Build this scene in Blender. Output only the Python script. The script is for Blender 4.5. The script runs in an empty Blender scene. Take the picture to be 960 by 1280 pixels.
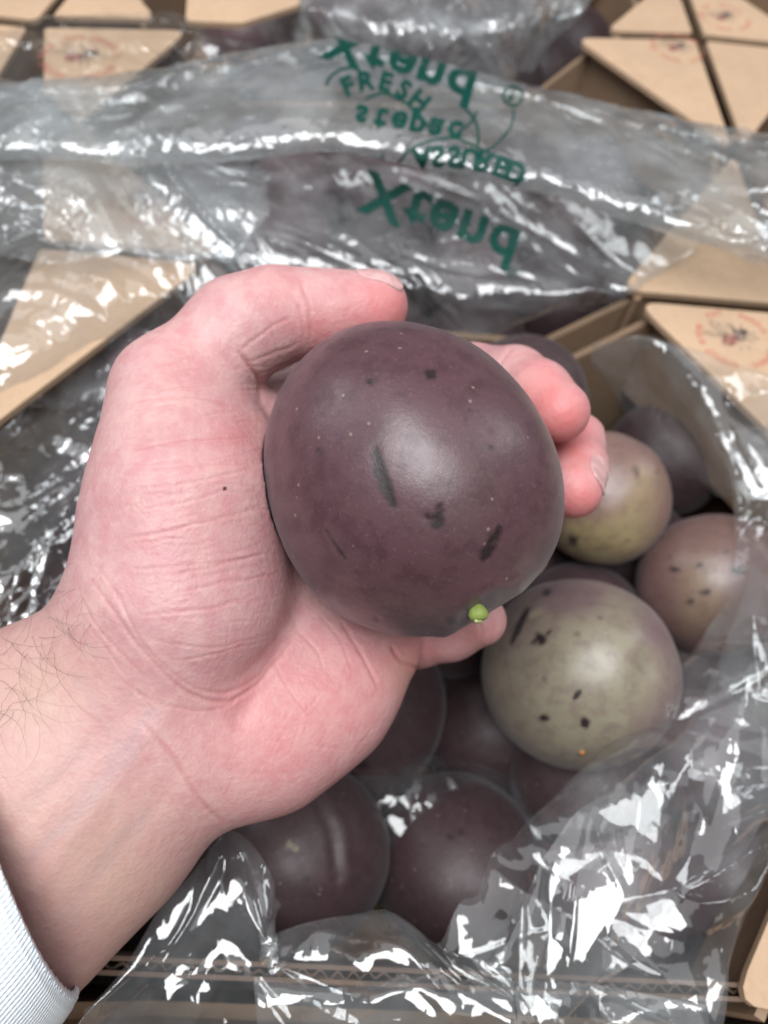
import bpy, bmesh, math, random
import numpy as np
from mathutils import Vector, Matrix, kdtree

# ------------------------------------------------------------------ camera
scene = bpy.context.scene
COL = scene.collection
F_PX, PITCH, ROLL, YAW, CAM_H = 909.47, math.radians(58.899), math.radians(8.669), math.radians(5.253), 0.235
Fw = np.array([0, math.cos(PITCH), -math.sin(PITCH)])
U0 = np.array([0, math.sin(PITCH), math.cos(PITCH)])
R0 = np.array([1.0, 0, 0])
Rc = math.cos(ROLL) * R0 + math.sin(ROLL) * U0
Uc = -math.sin(ROLL) * R0 + math.cos(ROLL) * U0
EYE = np.array([0, 0, CAM_H])
cam = bpy.data.cameras.new('camera')
cam.sensor_fit = 'HORIZONTAL'
cam.sensor_width = 36.0
cam.lens = F_PX / 960 * 36.0
cam.clip_start = 0.01
cam.clip_end = 50
cam.dof.use_dof = True
cam.dof.focus_distance = 0.152
cam.dof.aperture_fstop = (cam.lens / 1000) / 0.0021
cam_ob = bpy.data.objects.new('camera', cam)
COL.objects.link(cam_ob)
M = Matrix.Identity(4)
for i in range(3):
    M[i][0] = Rc[i]; M[i][1] = Uc[i]; M[i][2] = -Fw[i]; M[i][3] = EYE[i]
cam_ob.matrix_world = M
scene.camera = cam_ob

# ------------------------------------------------------------------ light
world = bpy.data.worlds.new('World')
scene.world = world
world.use_nodes = True
wb = world.node_tree.nodes['Background']
wb.inputs[0].default_value = (0.88, 0.94, 1.0, 1)
wb.inputs[1].default_value = 0.10

def area(name, loc, target, sx, sy, power, color):
    l = bpy.data.lights.new(name, 'AREA')
    l.shape = 'RECTANGLE'; l.size = sx; l.size_y = sy; l.energy = power; l.color = color
    o = bpy.data.objects.new(name, l)
    COL.objects.link(o)
    o.location = loc
    o.rotation_euler = (Vector(target) - Vector(loc)).to_track_quat('-Z', 'Y').to_euler()
    return o

area('skylight', (-0.15, -0.25, 1.75), (0.0, 0.2, 0), 1.35, 1.05, 46, (0.97, 0.985, 1.0))
area('added_soft_panel', (0.0, 0.3, 2.3), (0.0, 0.2, 0), 3.0, 2.4, 26, (0.96, 0.98, 1.0))  # added soft panel lamp, gives the film grey gradations to reflect
area('added_side_lamp', (1.7, 1.2, 1.3), (0.05, 0.2, 0), 0.5, 1.0, 9, (0.93, 0.97, 1.0))  # added lamp on the right, puts glints on the film
area('added_side_lamp', (-1.8, 0.8, 1.2), (0.0, 0.2, 0), 0.5, 1.0, 9, (0.93, 0.97, 1.0))  # its added counterpart on the left, also for film glints

scene.view_settings.view_transform = 'Standard'
scene.view_settings.look = 'None'
scene.view_settings.gamma = 1
scene.view_settings.exposure = 0
scene.view_settings.use_curve_mapping = False
scene.render.engine = 'CYCLES'
cy = scene.cycles
cy.use_denoising = True
cy.max_bounces = 12
cy.transparent_max_bounces = 32
cy.diffuse_bounces = 3
cy.glossy_bounces = 4
cy.transmission_bounces = 4
cy.caustics_reflective = False
cy.caustics_refractive = False
cy.sample_clamp_indirect = 4

# ------------------------------------------------------------------ helpers
def ray(px, py):
    return Fw + (px - 480) / F_PX * Rc + (640 - py) / F_PX * Uc

def at_z(px, py, z):
    d = ray(px, py)
    return EYE + d * ((z - CAM_H) / d[2])

def at_d(px, py, d):
    return EYE + ray(px, py) * d

def to_px(P):
    P = np.asarray(P) - EYE
    z = P @ Fw
    return 480 + F_PX * (P @ Rc) / z, 640 - F_PX * (P @ Uc) / z, z

CY, SY = math.cos(YAW), math.sin(YAW)
def tray_pt(u, w, z=0.0):
    return np.array([CY * u - SY * w, SY * u + CY * w, z])

def link(o, parent=None):
    COL.objects.link(o)
    if parent is not None:
        o.parent = parent
    return o

def empty(name, loc):
    o = bpy.data.objects.new(name, None)
    o.location = loc
    o.empty_display_size = 0.02
    COL.objects.link(o)
    return o

def tag(o, label=None, cat=None, group=None, kind=None):
    if label: o['label'] = label
    if cat: o['category'] = cat
    if group: o['group'] = group
    if kind: o['kind'] = kind
    return o

def mesh_obj(name, verts, faces, mat, parent=None, smooth=False, origin=None, uv=None):
    """verts in world space; parents are Empties/meshes with pure translation."""
    verts = np.asarray(verts, dtype=np.float64)
    if origin is None:
        origin = np.zeros(3) if parent is None else np.array(parent['_org'] if '_org' in parent else parent.location)
    me = bpy.data.meshes.new(name)
    v = verts - np.asarray(origin)
    me.from_pydata(v.tolist() if len(v) < 4000 else v, [], faces if not isinstance(faces, np.ndarray) else faces.tolist())
    if smooth:
        me.polygons.foreach_set('use_smooth', np.ones(len(me.polygons), dtype=bool))
    me.materials.append(mat)
    o = bpy.data.objects.new(name, me)
    COL.objects.link(o)
    if parent is None:
        o.location = origin
    else:
        o.parent = parent
    me.update()
    return o

def grid_faces(nu, nv, wrap_u=False):
    i = np.arange(nu if wrap_u else nu - 1)[:, None]
    j = np.arange(nv - 1)[None, :]
    i2 = (i + 1) % nu
    a = i * nv + j; b = i2 * nv + j; c = i2 * nv + j + 1; d = i * nv + j + 1
    return np.stack([a, b, c, d], -1).reshape(-1, 4)

def fast_mesh(name, verts, quads, mat, parent=None, origin=None, attrs=None, uv=None):
    verts = np.asarray(verts, np.float32); quads = np.asarray(quads, np.int32)
    if origin is None:
        origin = np.zeros(3)
    k = quads.shape[1]
    me = bpy.data.meshes.new(name)
    me.vertices.add(len(verts))
    me.vertices.foreach_set('co', (verts - np.asarray(origin, np.float32)).ravel())
    me.loops.add(quads.size)
    me.loops.foreach_set('vertex_index', quads.ravel())
    me.polygons.add(len(quads))
    me.polygons.foreach_set('loop_start', np.arange(0, quads.size, k, dtype=np.int32))
    me.polygons.foreach_set('loop_total', np.full(len(quads), k, np.int32))
    me.polygons.foreach_set('use_smooth', np.ones(len(quads), bool))
    me.update(calc_edges=True)
    if attrs:
        for n, a in attrs.items():
            at = me.attributes.new(n, 'FLOAT', 'POINT')
            at.data.foreach_set('value', np.asarray(a, np.float32))
    if uv is not None:
        l = me.uv_layers.new(name='UVMap')
        l.data.foreach_set('uv', np.asarray(uv, np.float32)[quads.ravel()].ravel())
    me.materials.append(mat)
    o = bpy.data.objects.new(name, me)
    COL.objects.link(o)
    if parent is None:
        o.location = origin
    else:
        o.parent = parent
    return o

# ------------------------------------------------------------------ materials
class NT:
    def __init__(s, name):
        s.m = bpy.data.materials.new(name); s.m.use_nodes = True
        s.t = s.m.node_tree; s.t.nodes.clear()
        s.out = s.t.nodes.new('ShaderNodeOutputMaterial')
    def n(s, typ, **kw):
        nd = s.t.nodes.new(typ)
        for k, v in kw.items():
            if k.startswith('i_'):
                key = k[2:]
                key = int(key) if key.isdigit() else key.replace('_', ' ')
                s.set(nd, key, v)
            else:
                setattr(nd, k, v)
        return nd
    def set(s, nd, key, v):
        if isinstance(v, bpy.types.NodeSocket): s.t.links.new(v, nd.inputs[key])
        else: nd.inputs[key].default_value = v
    def math(s, op, a, b=0.0, clamp=False):
        nd = s.t.nodes.new('ShaderNodeMath'); nd.operation = op; nd.use_clamp = clamp
        s.set(nd, 0, a); s.set(nd, 1, b); return nd.outputs[0]
    def mix(s, f, a, b):
        nd = s.t.nodes.new('ShaderNodeMix'); nd.data_type = 'RGBA'
        s.set(nd, 0, f); s.set(nd, 6, a); s.set(nd, 7, b); return nd.outputs[2]
    def ramp(s, f, lo, hi):
        nd = s.t.nodes.new('ShaderNodeMapRange'); nd.clamp = True; nd.interpolation_type = 'SMOOTHSTEP'
        s.set(nd, 0, f); s.set(nd, 1, lo); s.set(nd, 2, hi); return nd.outputs[0]
    def noise(s, vec, scale, detail=3, rough=0.55, off=0.0):
        if off:
            mp = s.n('ShaderNodeMapping'); s.set(mp, 0, vec); mp.inputs[1].default_value = (off, off * 1.7, -off); vec = mp.outputs[0]
        nd = s.n('ShaderNodeTexNoise'); s.set(nd, 'Vector', vec); s.set(nd, 'Scale', scale); s.set(nd, 'Detail', detail); s.set(nd, 'Roughness', rough)
        return nd.outputs[0]
    def attr(s, name):
        return s.n('ShaderNodeAttribute', attribute_name=name).outputs['Fac']
    def done(s, shader):
        s.t.links.new(shader, s.out.inputs[0]); return s.m

def C(r, g, b):
    return (r, g, b, 1)

def mat_cardboard(name, col, seed):
    t = NT(name)
    co = t.n('ShaderNodeTexCoord').outputs['Object']
    n1 = t.noise(co, 22, 4, 0.6, seed)
    n2 = t.noise(co, 260, 3, 0.7, seed + 3)
    mp = t.n('ShaderNodeMapping'); t.set(mp, 0, co); mp.inputs[3].default_value = (60, 900, 300)
    n3 = t.noise(mp.outputs[0], 1.0, 2, 0.6)
    a = t.mix(t.ramp(n1, 0.3, 0.7), C(*[c * 0.93 for c in col]), C(*[min(1, c * 1.07) for c in col]))
    a = t.mix(t.math('MULTIPLY', t.ramp(n2, 0.45, 0.75), 0.35), a, C(col[0] * .72, col[1] * .68, col[2] * .62))
    a = t.mix(t.math('MULTIPLY', t.ramp(n3, 0.5, 0.8), 0.15), a, C(col[0] * 1.15, col[1] * 1.15, col[2] * 1.15))
    b = t.n('ShaderNodeBump'); t.set(b, 'Strength', 0.25); t.set(b, 'Distance', 0.0006); t.set(b, 'Height', n2)
    p = t.n('ShaderNodeBsdfPrincipled', i_Base_Color=a, i_Roughness=0.8, i_Normal=b.outputs[0])
    return t.done(p.outputs[0])

def mat_film(name, refl=0.09, rough=0.06, haze=0.05, tint=(0.955, 0.965, 0.965), crink=1.0):
    t = NT(name)
    lw = t.n('ShaderNodeLayerWeight'); lw.inputs[0].default_value = 0.5
    co = t.n('ShaderNodeTexCoord').outputs['Object']
    nz = t.n('ShaderNodeTexNoise'); t.set(nz, 'Vector', co); t.set(nz, 'Scale', 45.0); t.set(nz, 'Detail', 3.0)
    wv = t.n('ShaderNodeVectorMath', operation='MULTIPLY_ADD'); t.set(wv, 0, nz.outputs['Color']); wv.inputs[1].default_value = (.022, .022, .022); t.set(wv, 2, co)
    mp = t.n('ShaderNodeMapping'); t.set(mp, 0, wv.outputs[0]); mp.inputs[2].default_value = (.3, .2, .9); mp.inputs[3].default_value = (1.0, .45, 1.0)
    b = None
    for sc, slope in ((48.0, .15 * crink), (170.0, .05 * crink * crink)):
        v = t.n('ShaderNodeTexVoronoi', feature='DISTANCE_TO_EDGE'); t.set(v, 'Vector', mp.outputs[0]); t.set(v, 'Scale', sc)
        nb = t.n('ShaderNodeBump'); t.set(nb, 'Strength', 1.0); t.set(nb, 'Distance', slope / sc); t.set(nb, 'Height', v.outputs['Distance'])
        if b is not None: t.set(nb, 'Normal', b.outputs[0])
        b = nb
    f5 = t.math('POWER', lw.outputs['Facing'], 3.5)
    fac = t.math('ADD', t.math('MULTIPLY', f5, 0.75), refl, True)
    tr = t.n('ShaderNodeBsdfTransparent', i_Color=C(*tint))
    gl = t.n('ShaderNodeBsdfAnisotropic'); gl.inputs['Color'].default_value = C(1, 1, 1); gl.inputs['Roughness'].default_value = rough
    t.set(gl, 'Normal', b.outputs[0])
    df = t.n('ShaderNodeBsdfDiffuse', i_Color=C(0.85, 0.88, 0.9))
    tl = t.n('ShaderNodeBsdfTranslucent', i_Color=C(0.85, 0.88, 0.9))
    hz = t.n('ShaderNodeMixShader', i_0=0.5); t.t.links.new(df.outputs[0], hz.inputs[1]); t.t.links.new(tl.outputs[0], hz.inputs[2])
    hn = t.math('MULTIPLY', t.ramp(t.noise(co, 30, 4, 0.6, 2.0), 0.3, 0.75), haze * 1.4)
    m1 = t.n('ShaderNodeMixShader'); t.set(m1, 0, t.math('ADD', hn, haze * 0.4)); t.t.links.new(tr.outputs[0], m1.inputs[1]); t.t.links.new(hz.outputs[0], m1.inputs[2])
    m2 = t.n('ShaderNodeMixShader'); t.set(m2, 0, fac); t.t.links.new(m1.outputs[0], m2.inputs[1]); t.t.links.new(gl.outputs[0], m2.inputs[2])
    return t.done(m2.outputs[0])

def mat_plain(name, col, rough=0.6, spec=0.3):
    t = NT(name)
    co = t.n('ShaderNodeTexCoord').outputs['Object']
    n = t.noise(co, 300, 3, 0.6)
    a = t.mix(t.ramp(n, 0.35, 0.7), C(*[c * .85 for c in col]), C(*[min(1, c * 1.12) for c in col]))
    p = t.n('ShaderNodeBsdfPrincipled', i_Base_Color=a, i_Roughness=rough)
    p.inputs['Specular IOR Level'].default_value = spec
    return t.done(p.outputs[0])

def mat_print(name, col, wear):
    """ink printed on card: patchy where the ink is worn"""
    t = NT(name)
    co = t.n('ShaderNodeTexCoord').outputs['Object']
    n = t.noise(co, 700, 3, 0.65)
    p = t.n('ShaderNodeBsdfPrincipled', i_Base_Color=C(*col), i_Roughness=0.75)
    tr = t.n('ShaderNodeBsdfTransparent')
    m = t.n('ShaderNodeMixShader'); t.set(m, 0, t.math('ADD', t.math('MULTIPLY', t.ramp(n, 0.35, 0.6), 1 - wear), 0.0))
    m.inputs[0].default_value = 1
    t.t.links.new(tr.outputs[0], m.inputs[1]); t.t.links.new(p.outputs[0], m.inputs[2])
    return t.done(m.outputs[0])

def mat_fruit(name, purple, olive, seed, green_bias=0.0, blotch=0.5, rough=0.39, spec=0.6):
    t = NT(name)
    co = t.n('ShaderNodeTexCoord').outputs['Object']
    g = t.attr('green'); mk = t.attr('mark'); lt = t.attr('pale')
    n1 = t.noise(co, 28, 5, 0.6, seed)
    n2 = t.noise(co, 180, 4, 0.65, seed + 2)
    n3 = t.noise(co, 1000, 2, 0.6, seed + 5)
    gm = t.math('ADD', t.math('ADD', g, t.math('MULTIPLY', t.math('SUBTRACT', n1, 0.5), 0.9)), green_bias)
    gm = t.math('ADD', gm, t.math('MULTIPLY', t.math('SUBTRACT', n2, 0.5), blotch))
    a = t.mix(t.ramp(gm, 0.15, 0.95), C(*purple), C(*olive))
    dk = C(purple[0] * .62, purple[1] * .5, purple[2] * .55)
    a = t.mix(t.math('MULTIPLY', t.ramp(n2, 0.42, 0.66), blotch * 1.2), a, dk)
    a = t.mix(t.math('MULTIPLY', t.ramp(n3, 0.55, 0.75), 0.12), a, C(.24, .19, .17))
    # fine pale lenticels and dark dots
    v = t.n('ShaderNodeTexVoronoi'); t.set(v, 'Vector', co); t.set(v, 'Scale', 300.0)
    dot = t.ramp(v.outputs['Distance'], 0.17, 0.06)
    sel = t.ramp(t.n('ShaderNodeSeparateColor', i_0=v.outputs['Color']).outputs[0], 0.74, 0.78)
    a = t.mix(t.math('MULTIPLY', t.math('MULTIPLY', dot, sel), 0.42), a, C(.36, .29, .22))
    v2 = t.n('ShaderNodeTexVoronoi'); t.set(v2, 'Vector', co); t.set(v2, 'Scale', 150.0)
    dot2 = t.ramp(v2.outputs['Distance'], 0.24, 0.10)
    sel2 = t.ramp(t.n('ShaderNodeSeparateColor', i_0=v2.outputs['Color']).outputs[1], 0.86, 0.90)
    a = t.mix(t.math('MULTIPLY', t.math('MULTIPLY', dot2, sel2), 0.4), a, C(.035, .02, .022))
    a = t.mix(t.math('MULTIPLY', lt, 0.6, True), a, C(.36, .30, .18))
    a = t.mix(t.math('MULTIPLY', t.math('MULTIPLY', mk, t.math('ADD', .6, t.ramp(n2, .3, .55))), 0.93, True), a, C(.020, .011, .012))
    b = t.n('ShaderNodeBump'); t.set(b, 'Strength', 0.10); t.set(b, 'Distance', 0.0005)
    t.set(b, 'Height', t.math('ADD', n3, t.math('MULTIPLY', n2, 0.8)))
    r = t.math('ADD', rough, t.math('MULTIPLY', t.math('SUBTRACT', n2, 0.5), 0.25))
    p = t.n('ShaderNodeBsdfPrincipled', i_Base_Color=a, i_Roughness=r, i_Normal=b.outputs[0])
    p.inputs['Specular IOR Level'].default_value = spec
    p.inputs['Sheen Weight'].default_value = 0.10
    p.inputs['Sheen Roughness'].default_value = 0.45
    p.inputs['Sheen Tint'].default_value = C(.85, .85, .9)
    return t.done(p.outputs[0])

def mat_skin(name):
    t = NT(name)
    co = t.n('ShaderNodeTexCoord').outputs['Object']
    fl = t.attr('flush'); tan = t.attr('tan'); cr = t.attr('crease'); vn = t.attr('vein')
    n1 = t.noise(co, 55, 4, 0.6)
    n2 = t.noise(co, 190, 4, 0.65, 1.0)
    n4 = t.noise(co, 420, 3, 0.6, 4.0)
    base = t.mix(t.ramp(n1, 0.3, 0.7), C(.495, .275, .28), C(.56, .34, .33))
    base = t.mix(t.math('MULTIPLY', t.ramp(n2, 0.40, 0.66), 0.55), base, C(.47, .205, .225))
    base = t.mix(t.math('MULTIPLY', t.ramp(n4, 0.48, 0.72), 0.22), base, C(.66, .45, .42))
    base = t.mix(t.math('MULTIPLY', tan, t.math('ADD', 0.55, t.math('MULTIPLY', n1, 0.4)), True), base, C(.46, .295, .235))
    base = t.mix(t.math('MULTIPLY', fl, t.math('ADD', 0.55, t.math('MULTIPLY', n2, 0.5)), True), base, C(.60, .165, .16))
    base = t.mix(t.math('MULTIPLY', cr, 0.6, True), base, C(.43, .16, .15))
    base = t.mix(t.math('MULTIPLY', vn, 0.38, True), base, C(.33, .25, .27))
    base = t.mix(t.attr('mole'), base, C(.05, .02, .02))
    v = t.n('ShaderNodeTexVoronoi'); t.set(v, 'Vector', co); t.set(v, 'Scale', 1150.0)
    v2 = t.n('ShaderNodeTexVoronoi'); t.set(v2, 'Vector', co); t.set(v2, 'Scale', 520.0)
    mp = t.n('ShaderNodeMapping'); t.set(mp, 0, co); mp.inputs[2].default_value = (0.3, 0.5, 0.6); mp.inputs[3].default_value = (260, 1500, 700)
    n3 = t.noise(mp.outputs[0], 1.0, 3, 0.6)
    h = t.math('ADD', t.math('MULTIPLY', v.outputs['Distance'], 0.8), t.math('ADD', t.math('MULTIPLY', v2.outputs['Distance'], 0.9), t.math('MULTIPLY', n3, .5)))
    b = t.n('ShaderNodeBump'); t.set(b, 'Strength', 0.26); t.set(b, 'Distance', 0.0003); t.set(b, 'Height', h)
    p = t.n('ShaderNodeBsdfPrincipled', i_Base_Color=base, i_Roughness=0.47, i_Normal=b.outputs[0])
    p.subsurface_method = 'RANDOM_WALK'
    p.inputs['Subsurface Weight'].default_value = 0.13
    p.inputs['Subsurface Radius'].default_value = (1.0, 0.35, 0.2)
    p.inputs['Subsurface Scale'].default_value = 0.0022
    p.inputs['Specular IOR Level'].default_value = 0.35
    return t.done(p.outputs[0])

def mat_knit(name):
    t = NT(name)
    uv = t.n('ShaderNodeUVMap').outputs[0]
    sx = t.n('ShaderNodeSeparateXYZ'); t.set(sx, 0, uv)
    a = t.math('MULTIPLY', sx.outputs[0], 2 * math.pi)      # wales
    b_ = t.math('MULTIPLY', sx.outputs[1], 2 * math.pi)     # courses
    wob = t.math('MULTIPLY', t.math('SUBTRACT', t.noise(uv, 0.35, 2), 0.5), 1.6)
    s1 = t.math('ABSOLUTE', t.math('SINE', t.math('MULTIPLY', t.math('ADD', a, wob), 0.5)))
    st = t.math('ADD', 0.5, t.math('MULTIPLY', t.math('SINE', t.math('ADD', b_, t.math('MULTIPLY', t.math('COSINE', a), 1.0))), 0.5))
    h = t.math('MULTIPLY', s1, t.math('ADD', 0.55, t.math('MULTIPLY', st, 0.45)))
    n = t.noise(uv, 3.0, 3, 0.6)
    b = t.n('ShaderNodeBump'); t.set(b, 'Strength', 0.6); t.set(b, 'Distance', 0.0004); t.set(b, 'Height', t.math('ADD', h, t.math('MULTIPLY', n, 0.25)))
    col = t.mix(t.ramp(h, 0.08, 0.5), C(.66, .72, .79), C(.76, .81, .86))
    p = t.n('ShaderNodeBsdfPrincipled', i_Base_Color=col, i_Roughness=0.85, i_Normal=b.outputs[0])
    p.inputs['Sheen Weight'].default_value = 0.2
    return t.done(p.outputs[0])

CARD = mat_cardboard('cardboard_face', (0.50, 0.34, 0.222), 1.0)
CARD_IN_SHADED = mat_cardboard('cardboard_inner_shaded', (0.27, 0.178, 0.112), 7.0)  # card darkened: shade inside the trays is put into the colour
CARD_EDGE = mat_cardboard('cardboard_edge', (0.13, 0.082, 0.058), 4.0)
RED = mat_print('red_ink', (0.62, 0.12, 0.085), 0.25)
INK = mat_print('dark_ink', (0.07, 0.07, 0.085), 0.2)
WING = mat_print('wing_ink', (0.26, 0.21, 0.16), 0.3)
ABDO = mat_print('maroon_ink', (0.26, 0.055, 0.07), 0.2)
GREEN = mat_plain('green_film_ink', (0.002, 0.05, 0.038), 0.55, 0.2)
FILM = mat_film('clear_film', 0.095, 0.05, 0.105, crink=.6)
FILM_FOIL = mat_film('crinkled_film', 0.20, 0.08, 0.08, (.86, .88, .89), 1.3)
FILM_THIN = mat_film('thin_clear_film', 0.07, 0.05, 0.035)
FILM_MILK = mat_film('layered_film', 0.11, 0.08, 0.20, (0.94, 0.955, 0.955), 1.05)
FILM_BLUE = mat_film('bluish_film', 0.16, 0.10, 0.42, (0.86, 0.92, 0.94), 1.5)
FILM_HAZE = mat_film('hazy_film', 0.09, 0.06, 0.12, (0.94, 0.95, 0.96), .8)
SKIN = mat_skin('skin')
KNIT = mat_knit('white_knit')
NAIL = mat_plain('nail_keratin', (0.60, 0.35, 0.345), 0.28, 0.5)
HAIR = mat_plain('dark_hair', (0.10, 0.065, 0.05), 0.5)
STEM = mat_plain('green_stem', (0.21, 0.27, 0.065), 0.55)
STEM_PALE = mat_plain('pale_stem_end', (0.45, 0.47, 0.22), 0.7)
STEM_BROWN = mat_plain('brown_stem', (0.34, 0.15, 0.05), 0.5)
TABLE = mat_plain('table_top_grey', (0.09, 0.085, 0.085), 0.7)

# ------------------------------------------------------------------ ground
FLOOR_Z = -0.125
g = mesh_obj('ground', [(-6, -6, FLOOR_Z - .006), (6, -6, FLOOR_Z - .006), (6, 6, FLOOR_Z - .006), (-6, 6, FLOOR_Z - .006)], [(0, 1, 2, 3)], TABLE)
tag(g, kind='structure')

# ------------------------------------------------------------------ cardboard trays
def prism(poly_bottom, poly_top):
    n = len(poly_bottom)
    v = list(poly_bottom) + list(poly_top)
    f = [tuple(range(n - 1, -1, -1)), tuple(range(n, 2 * n))]
    for i in range(n):
        j = (i + 1) % n
        f.append((i, j, n + j, n + i))
    return v, f

def rounded(poly, r, seg=4):
    out = []
    n = len(poly)
    for i in range(n):
        p = np.array(poly[i]); a = np.array(poly[i - 1]); b = np.array(poly[(i + 1) % n])
        da = (a - p) / np.linalg.norm(a - p); db = (b - p) / np.linalg.norm(b - p)
        rr = min(r[i] if isinstance(r, (list, tuple)) else r, 0.45 * np.linalg.norm(a - p), 0.45 * np.linalg.norm(b - p))
        p0 = p + da * rr; p1 = p + db * rr
        for k in range(seg + 1):
            s = k / seg
            out.append((1 - s) ** 2 * p0 + 2 * s * (1 - s) * p + s * s * p1)
    return out

def logo(parent, center, xdir, size, rnd, bee=True, z=0.0):
    """ring of red stamped lettering (too worn to read) round a dark fly with a red abdomen"""
    xdir = np.array(xdir) / np.linalg.norm(xdir); ydir = np.array([-xdir[1], xdir[0]])
    org = np.array(parent['_org'])
    def put(name, polys, mat, zz):
        V, Fc = [], []
        for poly in polys:
            k = len(V)
            for (a, b) in poly:
                p = np.array(center[:2]) + xdir * a * size + ydir * b * size
                V.append((p[0], p[1], z + zz))
            Fc.append(tuple(range(k, k + len(poly))))
        return mesh_obj(name, V, Fc, mat, parent, origin=org)
    polys = []
    def stroke_ring(a0, a1, n, r, h):
        for i in range(n):
            a = math.radians(a0 + (a1 - a0) * (i + .5) / n); w = math.radians((a1 - a0) / n) * .36
            if rnd.random() < .06: continue
            kind = rnd.randrange(3)
            def q(t0, t1, r0, r1):
                polys.append([(math.cos(a + t) * rr, math.sin(a + t) * rr) for t, rr in ((t0, r0), (t1, r0), (t1, r1), (t0, r1))])
            t = w * .55
            q(-w, -w + t, r - h, r + h)
            if kind != 0: q(w - t, w, r - h, r + h)
            q(-w + t, w if kind == 0 else w - t, r - h * .25, r + h * .25) if kind < 2 else q(-w + t, w - t, r + h * .45, r + h)
            if kind == 0: q(-w + t, w, r + h * .5, r + h)
    stroke_ring(150, 196, -0 or 4, .84, .085)
    stroke_ring(128, 96, 3, .86, .085)
    stroke_ring(88, 14, 8, .86, .085)
    stroke_ring(205, 262, 7, .84, .105)
    stroke_ring(282, 345, 7, .86, .085)
    put('printed_ring', polys, RED, 0.0004)
    if bee:
        th = math.radians(38)
        def ell(cx, cy, rx, ry, rot, n=18, jag=0.0):
            return [(cx + math.cos(rot) * rx * math.cos(k * 2 * math.pi / n) * (1 + jag * rnd.uniform(-1, 1)) - math.sin(rot) * ry * math.sin(k * 2 * math.pi / n),
                     cy + math.sin(rot) * rx * math.cos(k * 2 * math.pi / n) + math.cos(rot) * ry * math.sin(k * 2 * math.pi / n) * (1 + jag * rnd.uniform(-1, 1))) for k in range(n)]
        def bar(x0, y0, x1, y1, w):
            d = np.array([x1 - x0, y1 - y0]); d = d / np.linalg.norm(d); nn = np.array([-d[1], d[0]]) * w
            return [(x0 + nn[0], y0 + nn[1]), (x0 - nn[0], y0 - nn[1]), (x1 - nn[0] * .5, y1 - nn[1] * .5), (x1 + nn[0] * .5, y1 + nn[1] * .5)]
        dark = [ell(.14, .15, .20, .16, th, 18, .12), ell(.30, .25, .10, .09, th, 12, .1)]
        for (a, b, c, d) in ((.1, .25, .0, .55), (.2, .2, .28, .52), (.05, .3, -.12, .48), (.22, .05, .46, -.12), (.15, .0, .3, -.35), (.08, .0, .08, -.36), (.33, .2, .6, .2), (.3, .12, .62, .02)):
            dark.append(bar(a, b, c, d, .022))
        put('printed_fly', dark, INK, 0.0005)
        put('printed_abdomen', [ell(-.14, -.06, .22, .16, th, 18, .05)], ABDO, 0.0006)
        wings = []
        for (cx, cy, rx, ry, rot) in ((-.3, .33, .30, .13, 2.2), (-.45, .12, .32, .10, 2.95)):
            o_ = ell(cx, cy, rx, ry, rot); i_ = ell(cx, cy, rx * .86, ry * .72, rot)
            for k in range(18):
                wings.append([o_[k], o_[(k + 1) % 18], i_[(k + 1) % 18], i_[k]])
            for s in (-.4, 0, .4):
                wings.append(bar(cx - math.cos(rot) * rx * .8, cy - math.sin(rot) * rx * .8, cx + math.cos(rot) * rx * .8 - math.sin(rot) * ry * s, cy + math.sin(rot) * rx * .8 + math.cos(rot) * ry * s, .012))
        put('printed_wings', wings, WING, 0.00045)

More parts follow.
